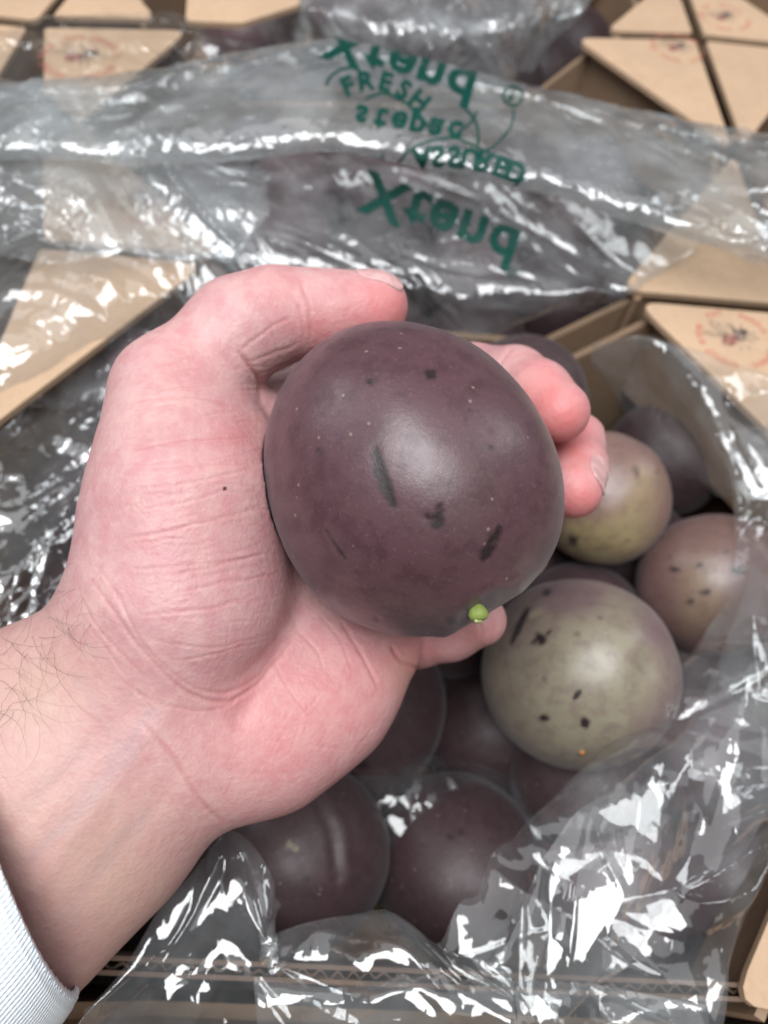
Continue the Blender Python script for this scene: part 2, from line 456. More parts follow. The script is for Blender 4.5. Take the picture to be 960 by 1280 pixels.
def tray(label, corners, group, legs=(0.075, 0.115), depth=0.12, zt=0.0, logos=(), fluted=(), walls=(0, 1, 2, 3), seed=0, corner_legs=None, rim=None):
    """corners: front-left, front-right, back-right, back-left (world xy). Wall k joins corner k and k+1."""
    rnd = random.Random(seed)
    cs = [np.array(c[:2]) for c in corners]
    ctr = sum(cs) / 4
    root = empty('cardboard_tray', (ctr[0], ctr[1], FLOOR_Z)); root['_org'] = (ctr[0], ctr[1], FLOOR_Z)
    tag(root, label, 'cardboard tray', group)
    org = np.array(root['_org'])
    th = 0.004
    # base
    ins = [ctr + (c - ctr) * 0.985 for c in cs]
    v, f = prism([(*c, FLOOR_Z) for c in ins], [(*c, FLOOR_Z + .003) for c in ins])
    mesh_obj('base_panel', v, f, CARD_IN_SHADED, root, origin=org)
    for k in walls:
        a, b = cs[k], cs[(k + 1) % 4]
        L = np.linalg.norm(b - a); d = (b - a) / L; n = np.array([-d[1], d[0]])   # inward
        leg = legs[0] if k % 2 == 0 else legs[1]
        lo = zt - 0.042
        s0, s1 = leg * 0.86, leg * 1.35
        prof = [(0.004, FLOOR_Z + .003), (L - 0.004, FLOOR_Z + .003), (L - 0.004, zt - .0035), (L - s0, zt - .0035), (L - s1, lo), (s1, lo), (s0, zt - .0035), (0.004, zt - .0035)]
        if k in fluted:
            prof = [(0.004, FLOOR_Z + .003), (L - .004, FLOOR_Z + .003), (L - .004, zt - .0035), (0.004, zt - .0035)]
            for (o0, o1) in ((0.003, 0.0042), (0.0064, 0.0076)):
                P0 = [(*(a + d * s + n * o0), z) for s, z in prof]; P1 = [(*(a + d * s + n * o1), z) for s, z in prof]
                v, f = prism(P1, P0); mesh_obj('wall_liner', v, f, CARD_EDGE, root, origin=org)
            N = int(L / 0.0007)
            V = []
            for i in range(N):
                s = 0.004 + (L - .008) * i / (N - 1); o = 0.0053 + 0.0010 * math.sin(2 * math.pi * s / 0.0046 + 1.5 * math.sin(s * 90) + math.sin(s * 230)) * (.75 + .25 * math.sin(s * 130)) + .0003 * math.sin(s * 310)
                for e in (-.0004, .0004):
                    for z in (zt - .03, zt - .0075):
                        V.append((*(a + d * s + n * (o + e)), z))
            Fc = []
            for i in range(N - 1):
                q = 4 * i
                Fc += [(q, q + 4, q + 5, q + 1), (q + 2, q + 3, q + 7, q + 6), (q + 1, q + 5, q + 7, q + 3)]
            mesh_obj('corrugated_core', V, Fc, CARD_EDGE, root, origin=org)
            continue
        P0 = [(*(a + d * s + n * 0.003), z) for s, z in prof]; P1 = [(*(a + d * s + n * (0.003 + th)), z) for s, z in prof]
        v, f = prism(P1, P0)
        mesh_obj('wall_panel', v, f, CARD_IN_SHADED, root, origin=org)
    if rim is not None:
        a, b = cs[2] + np.array([0, -.0095]), cs[3] + np.array([0, -.0095])
        d = (b - a) / np.linalg.norm(b - a); n = np.array([-d[1], d[0]])
        v, f = prism([(*p, zt - .010) for p in (a, b, b + n * rim, a + n * rim)], [(*p, zt - .0065) for p in (a, b, b + n * rim, a + n * rim)])
        mesh_obj('rim_fold', v, f, CARD_IN_SHADED, root, origin=org)
    for k in range(4):
        c = cs[k]; nx = cs[(k + 1) % 4]; pv = cs[k - 1]
        dn = (nx - c) / np.linalg.norm(nx - c); dp = (pv - c) / np.linalg.norm(pv - c)
        ln = legs[0] if k % 2 == 0 else legs[1]
        lp = legs[1] if k % 2 == 0 else legs[0]
        if corner_legs and k in corner_legs: ln, lp = corner_legs[k]
        off = (dn + dp) * 0.0016
        poly = rounded([c + off, c + off + dn * ln, c + off + dp * lp], [0.003, 0.011, 0.011])
        wob = [rnd.uniform(-.0004, .0004) for _ in poly]
        v, f = prism([(*p, zt - .003) for p in poly], [(*p, zt + w * 0) for p, w in zip(poly, wob)])
        mesh_obj('corner_flap', v, f, CARD, root, origin=org)
        # fold-down diagonal web under the flap
        e0 = c + dn * ln * .93; e1 = c + dp * lp * .93
        nd = (ctr - (e0 + e1) / 2); nd = nd / np.linalg.norm(nd)
        q = [e0, e1, e1 - nd * .003, e0 - nd * .003]
        if k not in ():
            v, f = prism([(*p, zt - .055) for p in q], [(*p, zt - .0034) for p in q]); mesh_obj('corner_web', v, f, CARD_IN_SHADED, root, origin=org)
    for (px, py, deg, size, bee) in logos:
        c = at_z(px, py, zt); xd = (math.cos(math.radians(deg)), math.sin(math.radians(deg)))
        logo(root, c, xd, size, rnd, bee, zt)
    return root

def tw(u, w):
    return tray_pt(u, w)
GT = 'open cardboard fruit trays packed edge to edge'
T0 = tray('open cardboard tray under the hand, holding the uncovered dark fruits', [tw(-.151, -.012), tw(.205, -.012), tw(.205, .269), tw(-.151, .269)], GT,
          logos=[(918, 424, 8, .0195, True)], fluted=(0,), seed=1, corner_legs={1: (.122, .088)})
bl1 = at_z(52, 33, 0)
T1 = tray('cardboard tray behind the held fruit with film and green lettering across it', [tw(-.151, .273), tw(.205, .273), tw(.205, .521), bl1], GT,
          legs=(.082, .12), logos=[(846, 60, 12, .0190, True), (184, 250, 95, .0195, True), (100, 72, 5, .024, True)], seed=2)
T2 = tray('cardboard tray at the top right corner beyond the crossing of the flaps', [tw(.210, .526), tw(.560, .526), tw(.560, .80), tw(.210, .80)], GT, logos=[(905, 22, 20, .019, True)], seed=3)
T3 = tray('cardboard tray at the top behind the crumpled bluish bag', [at_z(58, 26, 0) + np.array([0, .004, 0]), tw(.205, .5265), tw(.205, .80), tw(-.16, .78)], GT, legs=(.06, .08), seed=4)
T4 = tray('cardboard tray cut by the right edge with a blank corner flap at the flap crossing', [tw(.2095, .245), tw(.56, .245), tw(.56, .521), tw(.2095, .521)], GT, seed=5)
T5 = tray('cardboard tray cut by the lower right corner of the photo', [tw(.2095, -.06), tw(.56, -.06), tw(.56, .240), tw(.2095, .240)], GT, seed=6)
T6 = tray('cardboard tray cut by the upper left edge of the photo', [tw(-.56, .25), tw(-.21, .25), bl1 + np.array([-.006, -.002, 0]), bl1 + np.array([-.35, -.03, 0])], GT, seed=7)
T8 = tray('cardboard tray along the bottom edge of the photo, nearest the sleeve', [tw(-.151, -.30), tw(.205, -.30), tw(.205, -.0135), tw(-.151, -.0135)], GT, seed=9, corner_legs={2: (.02, .02), 3: (.02, .02)}, rim=.05)
T7 = tray('cardboard tray beyond the left top corner', [bl1 + np.array([-.35, -.02, 0]), bl1 + np.array([-.004, .004, 0]), bl1 + np.array([0.01, .28, 0]), bl1 + np.array([-.34, .26, 0])], GT, seed=8)
q = [at_z(x, y, .012)[:2] for x, y in ((236, -30), (378, -30), (374, 6), (302, 29), (232, 26))]
v, f = prism([(*p, .009) for p in q], [(*p, .012) for p in q])
fl_ = mesh_obj('cardboard_flap', v, f, CARD, origin=(q[0][0], q[0][1], .009))
tag(fl_, 'plain loose cardboard flap at the top edge, right of the dark opening', 'cardboard flap')
# ------------------------------------------------------------------ passion fruits
def polydist(px, py, pts):
    """distance in pixels to a polyline, and the position (0..1) along it"""
    best = np.full(px.shape, 1e9); tt = np.zeros(px.shape)
    n = len(pts) - 1
    for i in range(n):
        ax, ay = pts[i]; bx, by = pts[i + 1]
        dx, dy = bx - ax, by - ay
        L = dx * dx + dy * dy + 1e-9
        s = np.clip(((px - ax) * dx + (py - ay) * dy) / L, 0, 1)
        d = np.hypot(px - ax - s * dx, py - ay - s * dy)
        m = d < best
        best = np.where(m, d, best); tt = np.where(m, (i + s) / n, tt)
    return best, tt

def smooth_noise3(P, scale, seed, octs=3):
    r = np.random.RandomState(seed)
    out = np.zeros(len(P)); a = 1.0
    for o in range(octs):
        for _ in range(5):
            k = r.normal(size=3) * scale; ph = r.uniform(0, 6.28)
            out += a * np.sin(P @ k + ph) / 5
        scale *= 2.0; a *= .5
    return out

def fruit(label, px, py, r_px, real_r, mat, group, seed, axis=(0.2, 0.4, 0.9), elong=1.06, res=(96, 64), marks=(), pale=(), green=(), depth=None, stem=None, dents=(), cat='passion fruit', center=None, shape=None):
    rs = np.random.RandomState(seed)
    if center is None:
        if depth is None: depth = real_r * F_PX / r_px
        center = at_d(px, py, depth)
    nu, nv = res
    th = np.linspace(0, 2 * np.pi, nu, endpoint=False)[:, None]; ph = np.linspace(0.0008, np.pi - 0.0008, nv)[None, :]
    D = np.stack([np.sin(ph) * np.cos(th), np.sin(ph) * np.sin(th), np.cos(ph) * np.ones_like(th)], -1).reshape(-1, 3)
    A = np.array(axis, float); A /= np.linalg.norm(A)
    X = np.cross(A, [0.31, 0.9, 0.2]); X /= np.linalg.norm(X); Y = np.cross(A, X)
    z = D[:, 2]
    rad = real_r * (1 + 0.026 * smooth_noise3(D, 1.7, seed) + 0.004 * smooth_noise3(D, 6, seed + 1))
    S = D.copy(); S[:, 2] *= elong
    S[:, :2] *= (1 - 0.05 * z[:, None])
    dim = 1 - 0.06 * np.exp(-((1 - z) / 0.012)) - 0.03 * np.exp(-((1 + z) / 0.02))   # dimples at stem and tip
    S *= (rad * dim)[:, None]
    V = S[:, :1] * X + S[:, 1:2] * Y + S[:, 2:] * A + center
    if shape is not None:
        V = shape(V, center)
    qx, qy, qz = to_px(V)
    N = V - center; N /= np.linalg.norm(N, axis=1)[:, None]
    front = (N @ (EYE - center)) > 0
    mark = np.zeros(len(V)); pl = np.zeros(len(V)); gr = np.zeros(len(V)); disp = np.zeros(len(V))
    wob = smooth_noise3(D, 60, seed + 9, 3) * 3.2
    for m in marks:        # (polyline, halfwidth px, strength, dent mm)
        pts, w, s, dn = m
        d, t = polydist(qx, qy, pts)
        ww = w * (1 - 0.55 * np.abs(2 * t - 1) ** 2) if len(pts) > 1 else w
        k = np.clip((ww - d - 0.35 * wob) / (0.75 * w + 1.0) + .55, 0, 1) * front
        mark = np.maximum(mark, k * s); disp -= dn * 0.22e-3 * np.exp(-(d / (w * .8 + .5)) ** 2) * front
    for m in pale:
        pts, w, s = m
        d, t = polydist(qx, qy, pts)
        pl = np.maximum(pl, s * np.clip((w - d - 0.6 * wob) / (0.6 * w + .5) + .3, 0, 1) * front)
    for (gx, gy, gr_, s) in green:
        gr += s * np.exp(-(((qx - gx) ** 2 + (qy - gy) ** 2) / gr_ ** 2)) * front
    for (pts, w, h) in dents:
        d, t = polydist(qx, qy, pts)
        disp += h * 1e-3 * np.exp(-(d / w) ** 2) * front
    V = V + N * disp[:, None]
    o = fast_mesh('passion_fruit', V, grid_faces(nu, nv, True), mat, origin=center, attrs={'mark': mark, 'pale': pl, 'green': gr})
    o['_org'] = tuple(center)
    tag(o, label, cat, group)
    if stem:               # (px, py, size px, kind)
        sx, sy, ss, kind = stem
        i = np.argmin(np.where(front, (qx - sx) ** 2 + (qy - sy) ** 2, 1e9))
        p0 = V[i]; n = N[i]; rr = ss * qz[i] / F_PX
        stem_stub(o, p0, n, rr, kind, seed)
    return o, center

def stem_stub(o, p0, n, rr, kind, seed):
    rs = random.Random(seed)
    lean = n * 0.40 - Uc * 0.80 - Fw * 0.10 if kind == 'green' else n
    lean = lean / np.linalg.norm(lean)
    X = np.cross(lean, [0.2, 0.3, 0.9]); X /= np.linalg.norm(X); Y = np.cross(lean, X)
    prof = [(-.6, .40), (-.2, .52), (.15, .80), (.5, .98), (.9, 1.0), (1.2, .86), (1.38, .66), (1.40, .3)] if kind == 'green' else [(-.4, 1.0), (.2, .9), (.55, .6), (.7, .2)]
    V = []; n_ = 14
    for (h, r) in prof:
        for k in range(n_):
            a = 2 * math.pi * k / n_; q = r * (1 + .07 * math.cos(5 * a) + rs.uniform(-.02, .02))
            V.append(p0 + lean * h * rr + (X * math.cos(a) + Y * math.sin(a)) * q * rr)
    Fc = []
    for i in range(len(prof) - 1):
        for k in range(n_):
            Fc.append((i * n_ + k, i * n_ + (k + 1) % n_, (i + 1) * n_ + (k + 1) % n_, (i + 1) * n_ + k))
    Fc.append(tuple((len(prof) - 1) * n_ + k for k in range(n_)))
    st = mesh_obj('stem_stub', V, Fc, STEM if kind == 'green' else STEM_BROWN, o, True, origin=np.array(o['_org']))
    st['_org'] = o['_org']
    if kind == 'green':
        for dx, dy, r in ((.1, .1, .5), (-.4, .25, .22), (.45, -.2, .26)):
            b = p0 + lean * 1.30 * rr + X * dx * rr + Y * dy * rr
            V = []; Fc = []
            for i, (h, q) in enumerate(((0, 1), (.25, .9), (.5, .6))):
                for k in range(8):
                    a = 2 * math.pi * k / 8
                    V.append(b + lean * h * rr * .6 + (X * math.cos(a) + Y * math.sin(a)) * r * q * rr * rs.uniform(.85, 1.15))
            for i in range(2):
                for k in range(8):
                    Fc.append((i * 8 + k, i * 8 + (k + 1) % 8, (i + 1) * 8 + (k + 1) % 8, (i + 1) * 8 + k))
            Fc.append(tuple(16 + k for k in range(8)))
            mesh_obj('sepal_remnant', V, Fc, STEM_PALE, st, True, origin=np.array(o['_org']))

P_DARK_SHADED = (0.050, 0.028, 0.030); P_MID = (0.13, 0.07, 0.078); OLIVE = (0.26, 0.215, 0.125); YELL = (0.36, 0.29, 0.12)
F_HELD = mat_fruit('held_fruit_skin', (0.088, 0.041, 0.049), (0.105, 0.077, 0.074), 3.0, 0.0, .6)
F_OLIVE = mat_fruit('olive_fruit_skin', (0.165, 0.105, 0.105), (0.235, 0.205, 0.145), 11.0, 0.15, .32)
F_BLUSH = mat_fruit('blushed_fruit_skin', (0.20, 0.12, 0.10), (0.30, 0.235, 0.12), 17.0, -0.12, .35)
F_BROWN = mat_fruit('brownish_fruit_skin', (0.15, 0.085, 0.075), (0.235, 0.175, 0.115), 23.0, 0.0, .35)
F_DARK_SHADED = mat_fruit('dark_shaded_fruit_skin', P_DARK_SHADED, (0.085, 0.06, 0.05), 29.0, -0.15, .5, .5, .45)  # dark purple skin, with the shade of the tray put into the colour
F_PURP = mat_fruit('purple_fruit_skin', (0.12, 0.074, 0.08), (0.17, 0.125, 0.11), 31.0, -0.1)

HELD_D = 0.18
def held_shape(V, c):
    # egg-like: taller along the picture's diagonal, flatter upper right shoulder and lower right dimple
    L = V - c
    x = L @ Rc; y = L @ Uc; z = L @ Fw
    s = 1 + 0.018 * np.exp(-(((x + .012) / .02) ** 2 + ((y - .032) / .02) ** 2)) - 0.012 * np.exp(-(((x - .022) / .016) ** 2 + ((y - .026) / .016) ** 2))
    L = L * s[:, None]
    return c + L
HC = at_d(517, 603, HELD_D)
HC = at_d(511, 597, HELD_D)
held, _ = fruit('large purple passion fruit gripped in the hand, green stem stub near its lower edge', 511, 597, 190, 0.0356, F_HELD, 'passion fruits', 5,
    axis=Uc * 0.86 - Rc * 0.50 + Fw * 0.22, elong=1.10, res=(420, 300), depth=HELD_D, shape=held_shape,
    marks=[([(536, 466), (541, 471)], 7, 1, .3), ([(461, 476), (463, 478)], 5, .8, .2), ([(469, 562), (474, 588), (482, 608), (492, 630)], 8, 1, .35),
           ([(534, 646), (546, 652), (551, 640)], 8, 1, .8), ([(552, 630), (545, 637)], 4, .8, .2), ([(624, 660), (614, 682), (604, 698)], 7, 1, .3), ([(408, 662), (420, 682), (432, 698)], 2.2, .7, .1),
           ([(470, 773), (472, 775)], 5, .9, .8), ([(515, 767)], 2.5, .7, .2), ([(557, 772), (566, 774)], 5, .8, .5), ([(587, 512), (588, 513)], 3.5, .5, .1), ([(613, 558), (616, 561)], 4, .6, .1), ([(543, 420)], 3, .7, .1),
           ([(572, 605)], 3, .4, .1), ([(430, 508)], 3, .5, .1), ([(395, 560), (398, 563)], 3, .4, .1), ([(575, 684)], 4, .5, .1), ([(640, 655)], 3, .4, .1)],
    pale=[([(573, 508)], 3, .8), ([(608, 507)], 3.5, .9), ([(572, 511)], 2.5, .5), ([(554, 600)], 2.5, .7), ([(680, 652)], 2.2, .5), ([(470, 773)], 2.0, .7), ([(515, 766)], 1.5, .7), ([(640, 727)], 2, .6), ([(478, 438)], 2.0, .3), ([(575, 452)], 2, .4)],
    green=[(555, 600, 150, .3), (400, 520, 110, -.35), (640, 520, 70, .2), (600, 650, 80, .18)],
    dents=[([(594, 768)], 24, -3.4), ([(556, 792), (570, 764), (588, 742), (612, 731), (645, 728)], 12, .8), ([(470, 773)], 5, .5)],
    stem=(595, 758, 12.5, 'green'))

GF = 'passion fruits'
fr = []
def addf(label, px, py, rp, rr, mat, seed, **k):
    q = random.Random(seed * 13)
    k.setdefault('axis', (q.uniform(-1, 1), q.uniform(-1, 1), q.uniform(-.6, 1))); k.setdefault('elong', q.uniform(.98, 1.12))
    o, c = fruit(label, px, py, rp, rr, mat, k.pop('group', GF), seed, **k)
    fr.append((o, c, rr)); return o
addf('greenish olive passion fruit with a bright highlight, largest in the tray below the held fruit', 724, 842, 117, 0.0355, F_OLIVE, 21, res=(260, 170), axis=(0.3, -0.2, 0.8), elong=1.07,
     marks=[([(672, 796), (676, 803), (668, 806)], 6, .9, .2), ([(660, 764), (650, 785), (640, 806)], 4, .85, .2), ([(713, 824)], 3.5, .8, .1), ([(726, 866), (718, 876)], 3.2, .9, .2), ([(730, 903), (733, 911)], 6, .95, .3), ([(676, 900), (686, 901)], 3.8, .8, .2),
            ([(728, 943)], 6.5, .85, .5), ([(690, 728), (712, 722), (738, 727)], 2.5, .7, .2), ([(680, 745), (688, 742)], 4, .7, .1), ([(684, 797), (688, 791)], 2, .7, 0), ([(652, 860)], 3, .4, 0), ([(790, 790)], 2.5, .5, 0)],
     pale=[([(665, 772), (674, 767)], 5, .7), ([(668, 778)], 4, .5), ([(808, 762)], 3, .4), ([(708, 748)], 2, .4)],
     green=[(700, 870, 120, .8), (740, 940, 70, .3), (780, 800, 70, .45), (720, 735, 36, -.55), (822, 790, 28, -.45)], stem=(728, 943, 4.5, 'brown'))
addf('blushed passion fruit with a yellow green lower side, just right of the fingertips', 762, 634, 82, 0.030, F_BLUSH, 22, res=(200, 130), axis=(0.2, 0.5, 0.8), elong=1.02,
     marks=[([(727, 690), (724, 686)], 8, .85, .3), ([(802, 594), (806, 606)], 4, .6, .2), ([(803, 606)], 5, .6, .1), ([(768, 684)], 3, .5, 0)],
     pale=[([(803, 589)], 4, .8), ([(770, 690)], 4, .7), ([(752, 707)], 5, .5), ([(720, 712)], 5, .4)],
     green=[(790, 670, 60, .75), (735, 710, 50, .8), (815, 610, 35, .45), (740, 620, 50, -.5), (725, 680, 25, .5)])
addf('brownish red passion fruit with dark dashes, at the right under the film edge', 872, 728, 86, 0.031, F_BROWN, 23, res=(200, 130), axis=(0.5, 0.2, 0.8), elong=1.04,
     marks=[([(818, 711), (830, 711)], 2.8, .8, .1), ([(852, 707), (860, 705)], 2.5, .7, .1), ([(895, 711), (912, 713)], 4.5, .85, .2), ([(855, 739), (868, 738)], 3, .7, .1), ([(886, 690), (892, 688)], 2.5, .6, 0), ([(840, 752), (848, 750)], 3, .6, 0), ([(880, 745)], 2.5, .5, 0)],
     pale=[([(878, 668)], 4, .8), ([(905, 706)], 3, .6), ([(884, 655)], 3, .4)],
     green=[(865, 745, 60, .7), (840, 690, 40, .25), (890, 660, 40, .2), (900, 715, 30, -.4)])
addf('dark passion fruit in shadow behind the blushed one, below the right cardboard flap', 832, 590, 72, 0.031, F_DARK_SHADED, 24, marks=[([(805, 545)], 3, .5, 0)], pale=[([(807, 553)], 3, .7)])
addf('dark olive passion fruit half hidden under the palm', 470, 885, 97, 0.034, F_DARK_SHADED, 25, res=(160, 110), marks=[([(455, 955), (470, 955)], 5, .8, .2), ([(470, 925)], 3, .6, 0)], green=[(480, 880, 70, .45)])
addf('dark passion fruit between the palm edge and the greenish one', 632, 930, 86, 0.033, F_DARK_SHADED, 26, res=(160, 110), marks=[([(572, 885), (568, 895)], 4, .7, .1)])
addf('dark purple passion fruit lowest left, beside the wrist', 384, 1078, 110, 0.0335, F_DARK_SHADED, 27, res=(180, 120), marks=[([(372, 1078), (376, 1080)], 4, .8, .1), ([(390, 1105), (396, 1112)], 4, .8, .2), ([(383, 1118)], 3, .8, .1), ([(368, 1090)], 3, .6, 0), ([(410, 1140)], 4, .6, 0)],
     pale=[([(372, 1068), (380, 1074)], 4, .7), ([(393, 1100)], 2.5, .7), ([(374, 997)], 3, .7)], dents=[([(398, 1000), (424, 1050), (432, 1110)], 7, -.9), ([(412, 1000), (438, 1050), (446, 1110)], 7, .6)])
addf('dark purple passion fruit at the bottom centre behind the torn film', 588, 1095, 106, 0.034, F_DARK_SHADED, 28, res=(180, 120), marks=[([(577, 1058), (582, 1062)], 4, .9, .1), ([(592, 1052), (596, 1056)], 4, .9, .1), ([(546, 1112)], 3, .6, 0)], green=[(560, 1110, 60, .3)])
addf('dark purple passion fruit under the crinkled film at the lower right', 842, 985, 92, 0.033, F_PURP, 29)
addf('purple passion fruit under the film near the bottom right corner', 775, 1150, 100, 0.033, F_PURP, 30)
addf('dark passion fruit under shiny film, left of the thumb base', 62, 640, 88, 0.033, F_DARK_SHADED, 32)
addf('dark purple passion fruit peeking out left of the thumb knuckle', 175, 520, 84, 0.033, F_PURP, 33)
addf('dark passion fruit just above the thumb tip', 470, 392, 76, 0.033, F_DARK_SHADED, 34)
addf('dark passion fruit behind the index finger', 590, 440, 78, 0.033, F_DARK_SHADED, 39)
addf('dark passion fruit in the back left corner beside the thumb', 300, 440, 78, 0.033, F_DARK_SHADED, 36)
addf('dark passion fruit at the right wall under the hanging film', 930, 860, 84, 0.033, F_DARK_SHADED, 37)
GB = 'passion fruits in the tray behind'
for i, (x, y, rp, m, lab) in enumerate([
    (264, 238, 50, F_BROWN, 'brownish passion fruit under film beside the left printed flap of the rear tray'),
    (384, 288, 60, F_PURP, 'pinkish purple passion fruit under film, above the thumb joint'),
    (480, 312, 54, F_PURP, 'purple passion fruit under film below the green word'),
    (584, 352, 62, F_PURP, 'purple passion fruit seen through film under the end of the green word'),
    (330, 345, 52, F_DARK_SHADED, 'dark passion fruit under film behind the bent thumb'),
    (690, 330, 58, F_DARK_SHADED, 'dark passion fruit under film by the right rear flap'),
    (430, 226, 54, F_DARK_SHADED, 'dark passion fruit under film left of the green word'),
    (560, 240, 54, F_DARK_SHADED, 'dark passion fruit under film behind the green word'),
    (690, 240, 54, F_DARK_SHADED, 'dark passion fruit under film right of the green word'),
    (330, 165, 50, F_OLIVE, 'olive passion fruit under the film roll, left of the emblem'),
    (460, 150, 50, F_DARK_SHADED, 'dark passion fruit under the film roll behind the emblem'),
    (640, 150, 50, F_DARK_SHADED, 'dark passion fruit under the film roll right of the emblem'),
    (190, 12, 40, F_PURP, 'purple passion fruit in the dark opening at the upper left'),
    (480, 30, 44, F_PURP, 'purple passion fruit inside the crumpled bluish bag')]):
    addf(lab, x, y, rp, 0.0325, m, 60 + i, group=GB if i < 12 else 'passion fruits in the farthest tray', res=(72, 48))


# lower layers that the visible fruits rest on
ORD = ['first', 'second', 'third', 'fourth', 'fifth']
nup = len(fr)
def layer(w0, nw, z, tray_name, gname, seed0):
    k = 0
    for iu in range(5):
        for iw in range(nw):
            p = tray_pt(-.151 + .045 + iu * .0665 + (.010 if iw % 2 else -.004), w0 + iw * .0655, z)
            x_, y_, d_ = to_px(p)
            if gname.endswith('open tray') and iu == 2 and iw == 0: continue
            addf('dark lower fruit in the %s, %s row from front, %s from left' % (tray_name, ORD[iw], ORD[iu]), float(x_), float(y_), 1, 0.0320, F_DARK_SHADED if (iu * 3 + iw) % 4 else F_PURP, seed0 + k, res=(64, 40), center=p, depth=d_, group=gname)
            k += 1
layer(.030, 4, FLOOR_Z + .0365, 'open tray', 'lower layer of passion fruits in the open tray', 90)
n1 = len(fr)
layer(.315, 3, FLOOR_Z + .0365, 'rear tray', 'lower layer of passion fruits in the rear tray', 130)
n2 = len(fr)
layer(.572, 2, FLOOR_Z + .0365, 'farthest tray', 'lower layer of passion fruits in the farthest tray', 160)
NFIX = 9
cs = np.array([c for _, c, _ in fr]); rr = np.array([r for *_, r in fr]); c0 = cs.copy()
wgt = np.ones(len(fr)); wgt[:NFIX] = 0.02; wgt[:3] = .004
own = np.array([0] * 16 + [1] * 14 + [0] * (n1 - 30) + [1] * (len(fr) - n1))
for it in range(120):
    d = cs[:, None] - cs[None]; L = np.linalg.norm(d, axis=-1) + np.eye(len(fr))
    want = (rr[:, None] + rr[None]) * 0.985
    pen = np.clip(want - L, 0, None) * (1 - np.eye(len(fr)))
    sh = wgt[:, None] / (wgt[:, None] + wgt[None])
    cs += (d / L[..., None] * (pen * sh)[..., None]).sum(1) * 0.45
    # held hand stays clear; walls and floor
    cs[:, 2] = np.maximum(cs[:, 2], FLOOR_Z + rr * 1.02 + .003)
    u = CY * cs[:, 0] + SY * cs[:, 1]; w = -SY * cs[:, 0] + CY * cs[:, 1]
    lo_w = np.where(own == 0, -.012, np.where(w < .524, .273, .53)) + .008 + rr; hi_w = np.where(own == 0, .269, np.where(w < .524, .521, .8)) - .008 - rr
    w2 = np.clip(w, lo_w, hi_w); u2 = np.clip(u, -.151 + .008 + rr, .205 - .008 - rr)
    cs[:, 0] = CY * u2 - SY * w2; cs[:, 1] = SY * u2 + CY * w2
    cs[:, 2] = np.minimum(cs[:, 2], c0[:, 2] + .012)
for (o, c, r), p in zip(fr, cs):
    o.location = p
    o['_org'] = tuple(o['_org'])
print('fruit shift mm', np.round(np.linalg.norm(cs - c0, axis=1) * 1000, 0))
# ------------------------------------------------------------------ the hand: one continuous surface from a distance field
def cpt(px, py, d):            # camera-aligned millimetres
    return np.array([(px - 480) / F_PX * d, (640 - py) / F_PX * d, d]) * 1000
GS = 0.8
lo = np.array([-175., -135., 105.]); hi = np.array([68., 66., 262.])
dims = np.ceil((hi - lo) / GS).astype(int) + 1
field = np.full(dims, 50.0, np.float32)
def smin(a, b, k):
    h = np.clip(k - np.abs(a - b), 0, None) / k
    return np.minimum(a, b) - h * h * k * 0.25
def cone_into(F, a, b, ra, rb, k, sub=False):
    m = max(ra, rb) + k + 4
    i0 = np.clip(np.floor((np.minimum(a, b) - m - lo) / GS).astype(int), 0, dims - 1)
    i1 = np.clip(np.ceil((np.maximum(a, b) + m - lo) / GS).astype(int) + 1, 1, dims)
    sl = tuple(slice(x, y) for x, y in zip(i0, i1))
    ax = [lo[q] + GS * np.arange(i0[q], i1[q], dtype=np.float32) for q in range(3)]
    X, Y, Z = np.meshgrid(*[x.astype(np.float32) for x in ax], indexing='ij')
    ab = (b - a).astype(np.float32); L = float(ab @ ab) + 1e-6
    t = np.clip(((X - a[0]) * ab[0] + (Y - a[1]) * ab[1] + (Z - a[2]) * ab[2]) / L, 0, 1)
    d = np.sqrt((X - a[0] - t * ab[0]) ** 2 + (Y - a[1] - t * ab[1]) ** 2 + (Z - a[2] - t * ab[2]) ** 2) - (ra + t * (rb - ra))
    F[sl] = np.maximum(F[sl], -d) if sub else smin(F[sl], d, k)
def chain(F, pts, k):
    for (x0, y0, d0, r0), (x1, y1, d1, r1) in zip(pts[:-1], pts[1:]):
        cone_into(F, cpt(x0, y0, d0), cpt(x1, y1, d1), r0 * d0 / F_PX * 1000, r1 * d1 / F_PX * 1000, k)
# forearm and wrist
chain(field, [(150, 838, .184, 108), (40, 915, .181, 115), (-80, 985, .178, 130), (-200, 1060, .175, 138)], 14)
chain(field, [(214, 932, .184, 112), (110, 1030, .181, 119), (0, 1130, .178, 128), (-110, 1230, .175, 134)], 14)
chain(field, [(182, 885, .182, 110), (60, 985, .179, 122), (-60, 1085, .177, 134)], 14)
# thenar, thumb
chain(field, [(172, 850, .184, 105), (225, 745, .1815, 124), (232, 620, .181, 111), (222, 530, .183, 78)], 10)
chain(field, [(222, 530, .183, 78), (213, 487, .185, 60), (300, 412, .190, 57), (347, 393, .193, 55)], 8)
chain(field, [(347, 393, .193, 55), (400, 392, .195, 50), (430, 390, .196, 45), (461, 387, .197, 41), (470, 381, .1972, 38)], 4)
cone_into(field, cpt(300, 560, .188), cpt(290, 700, .19), 9.0, 13.0, 9)
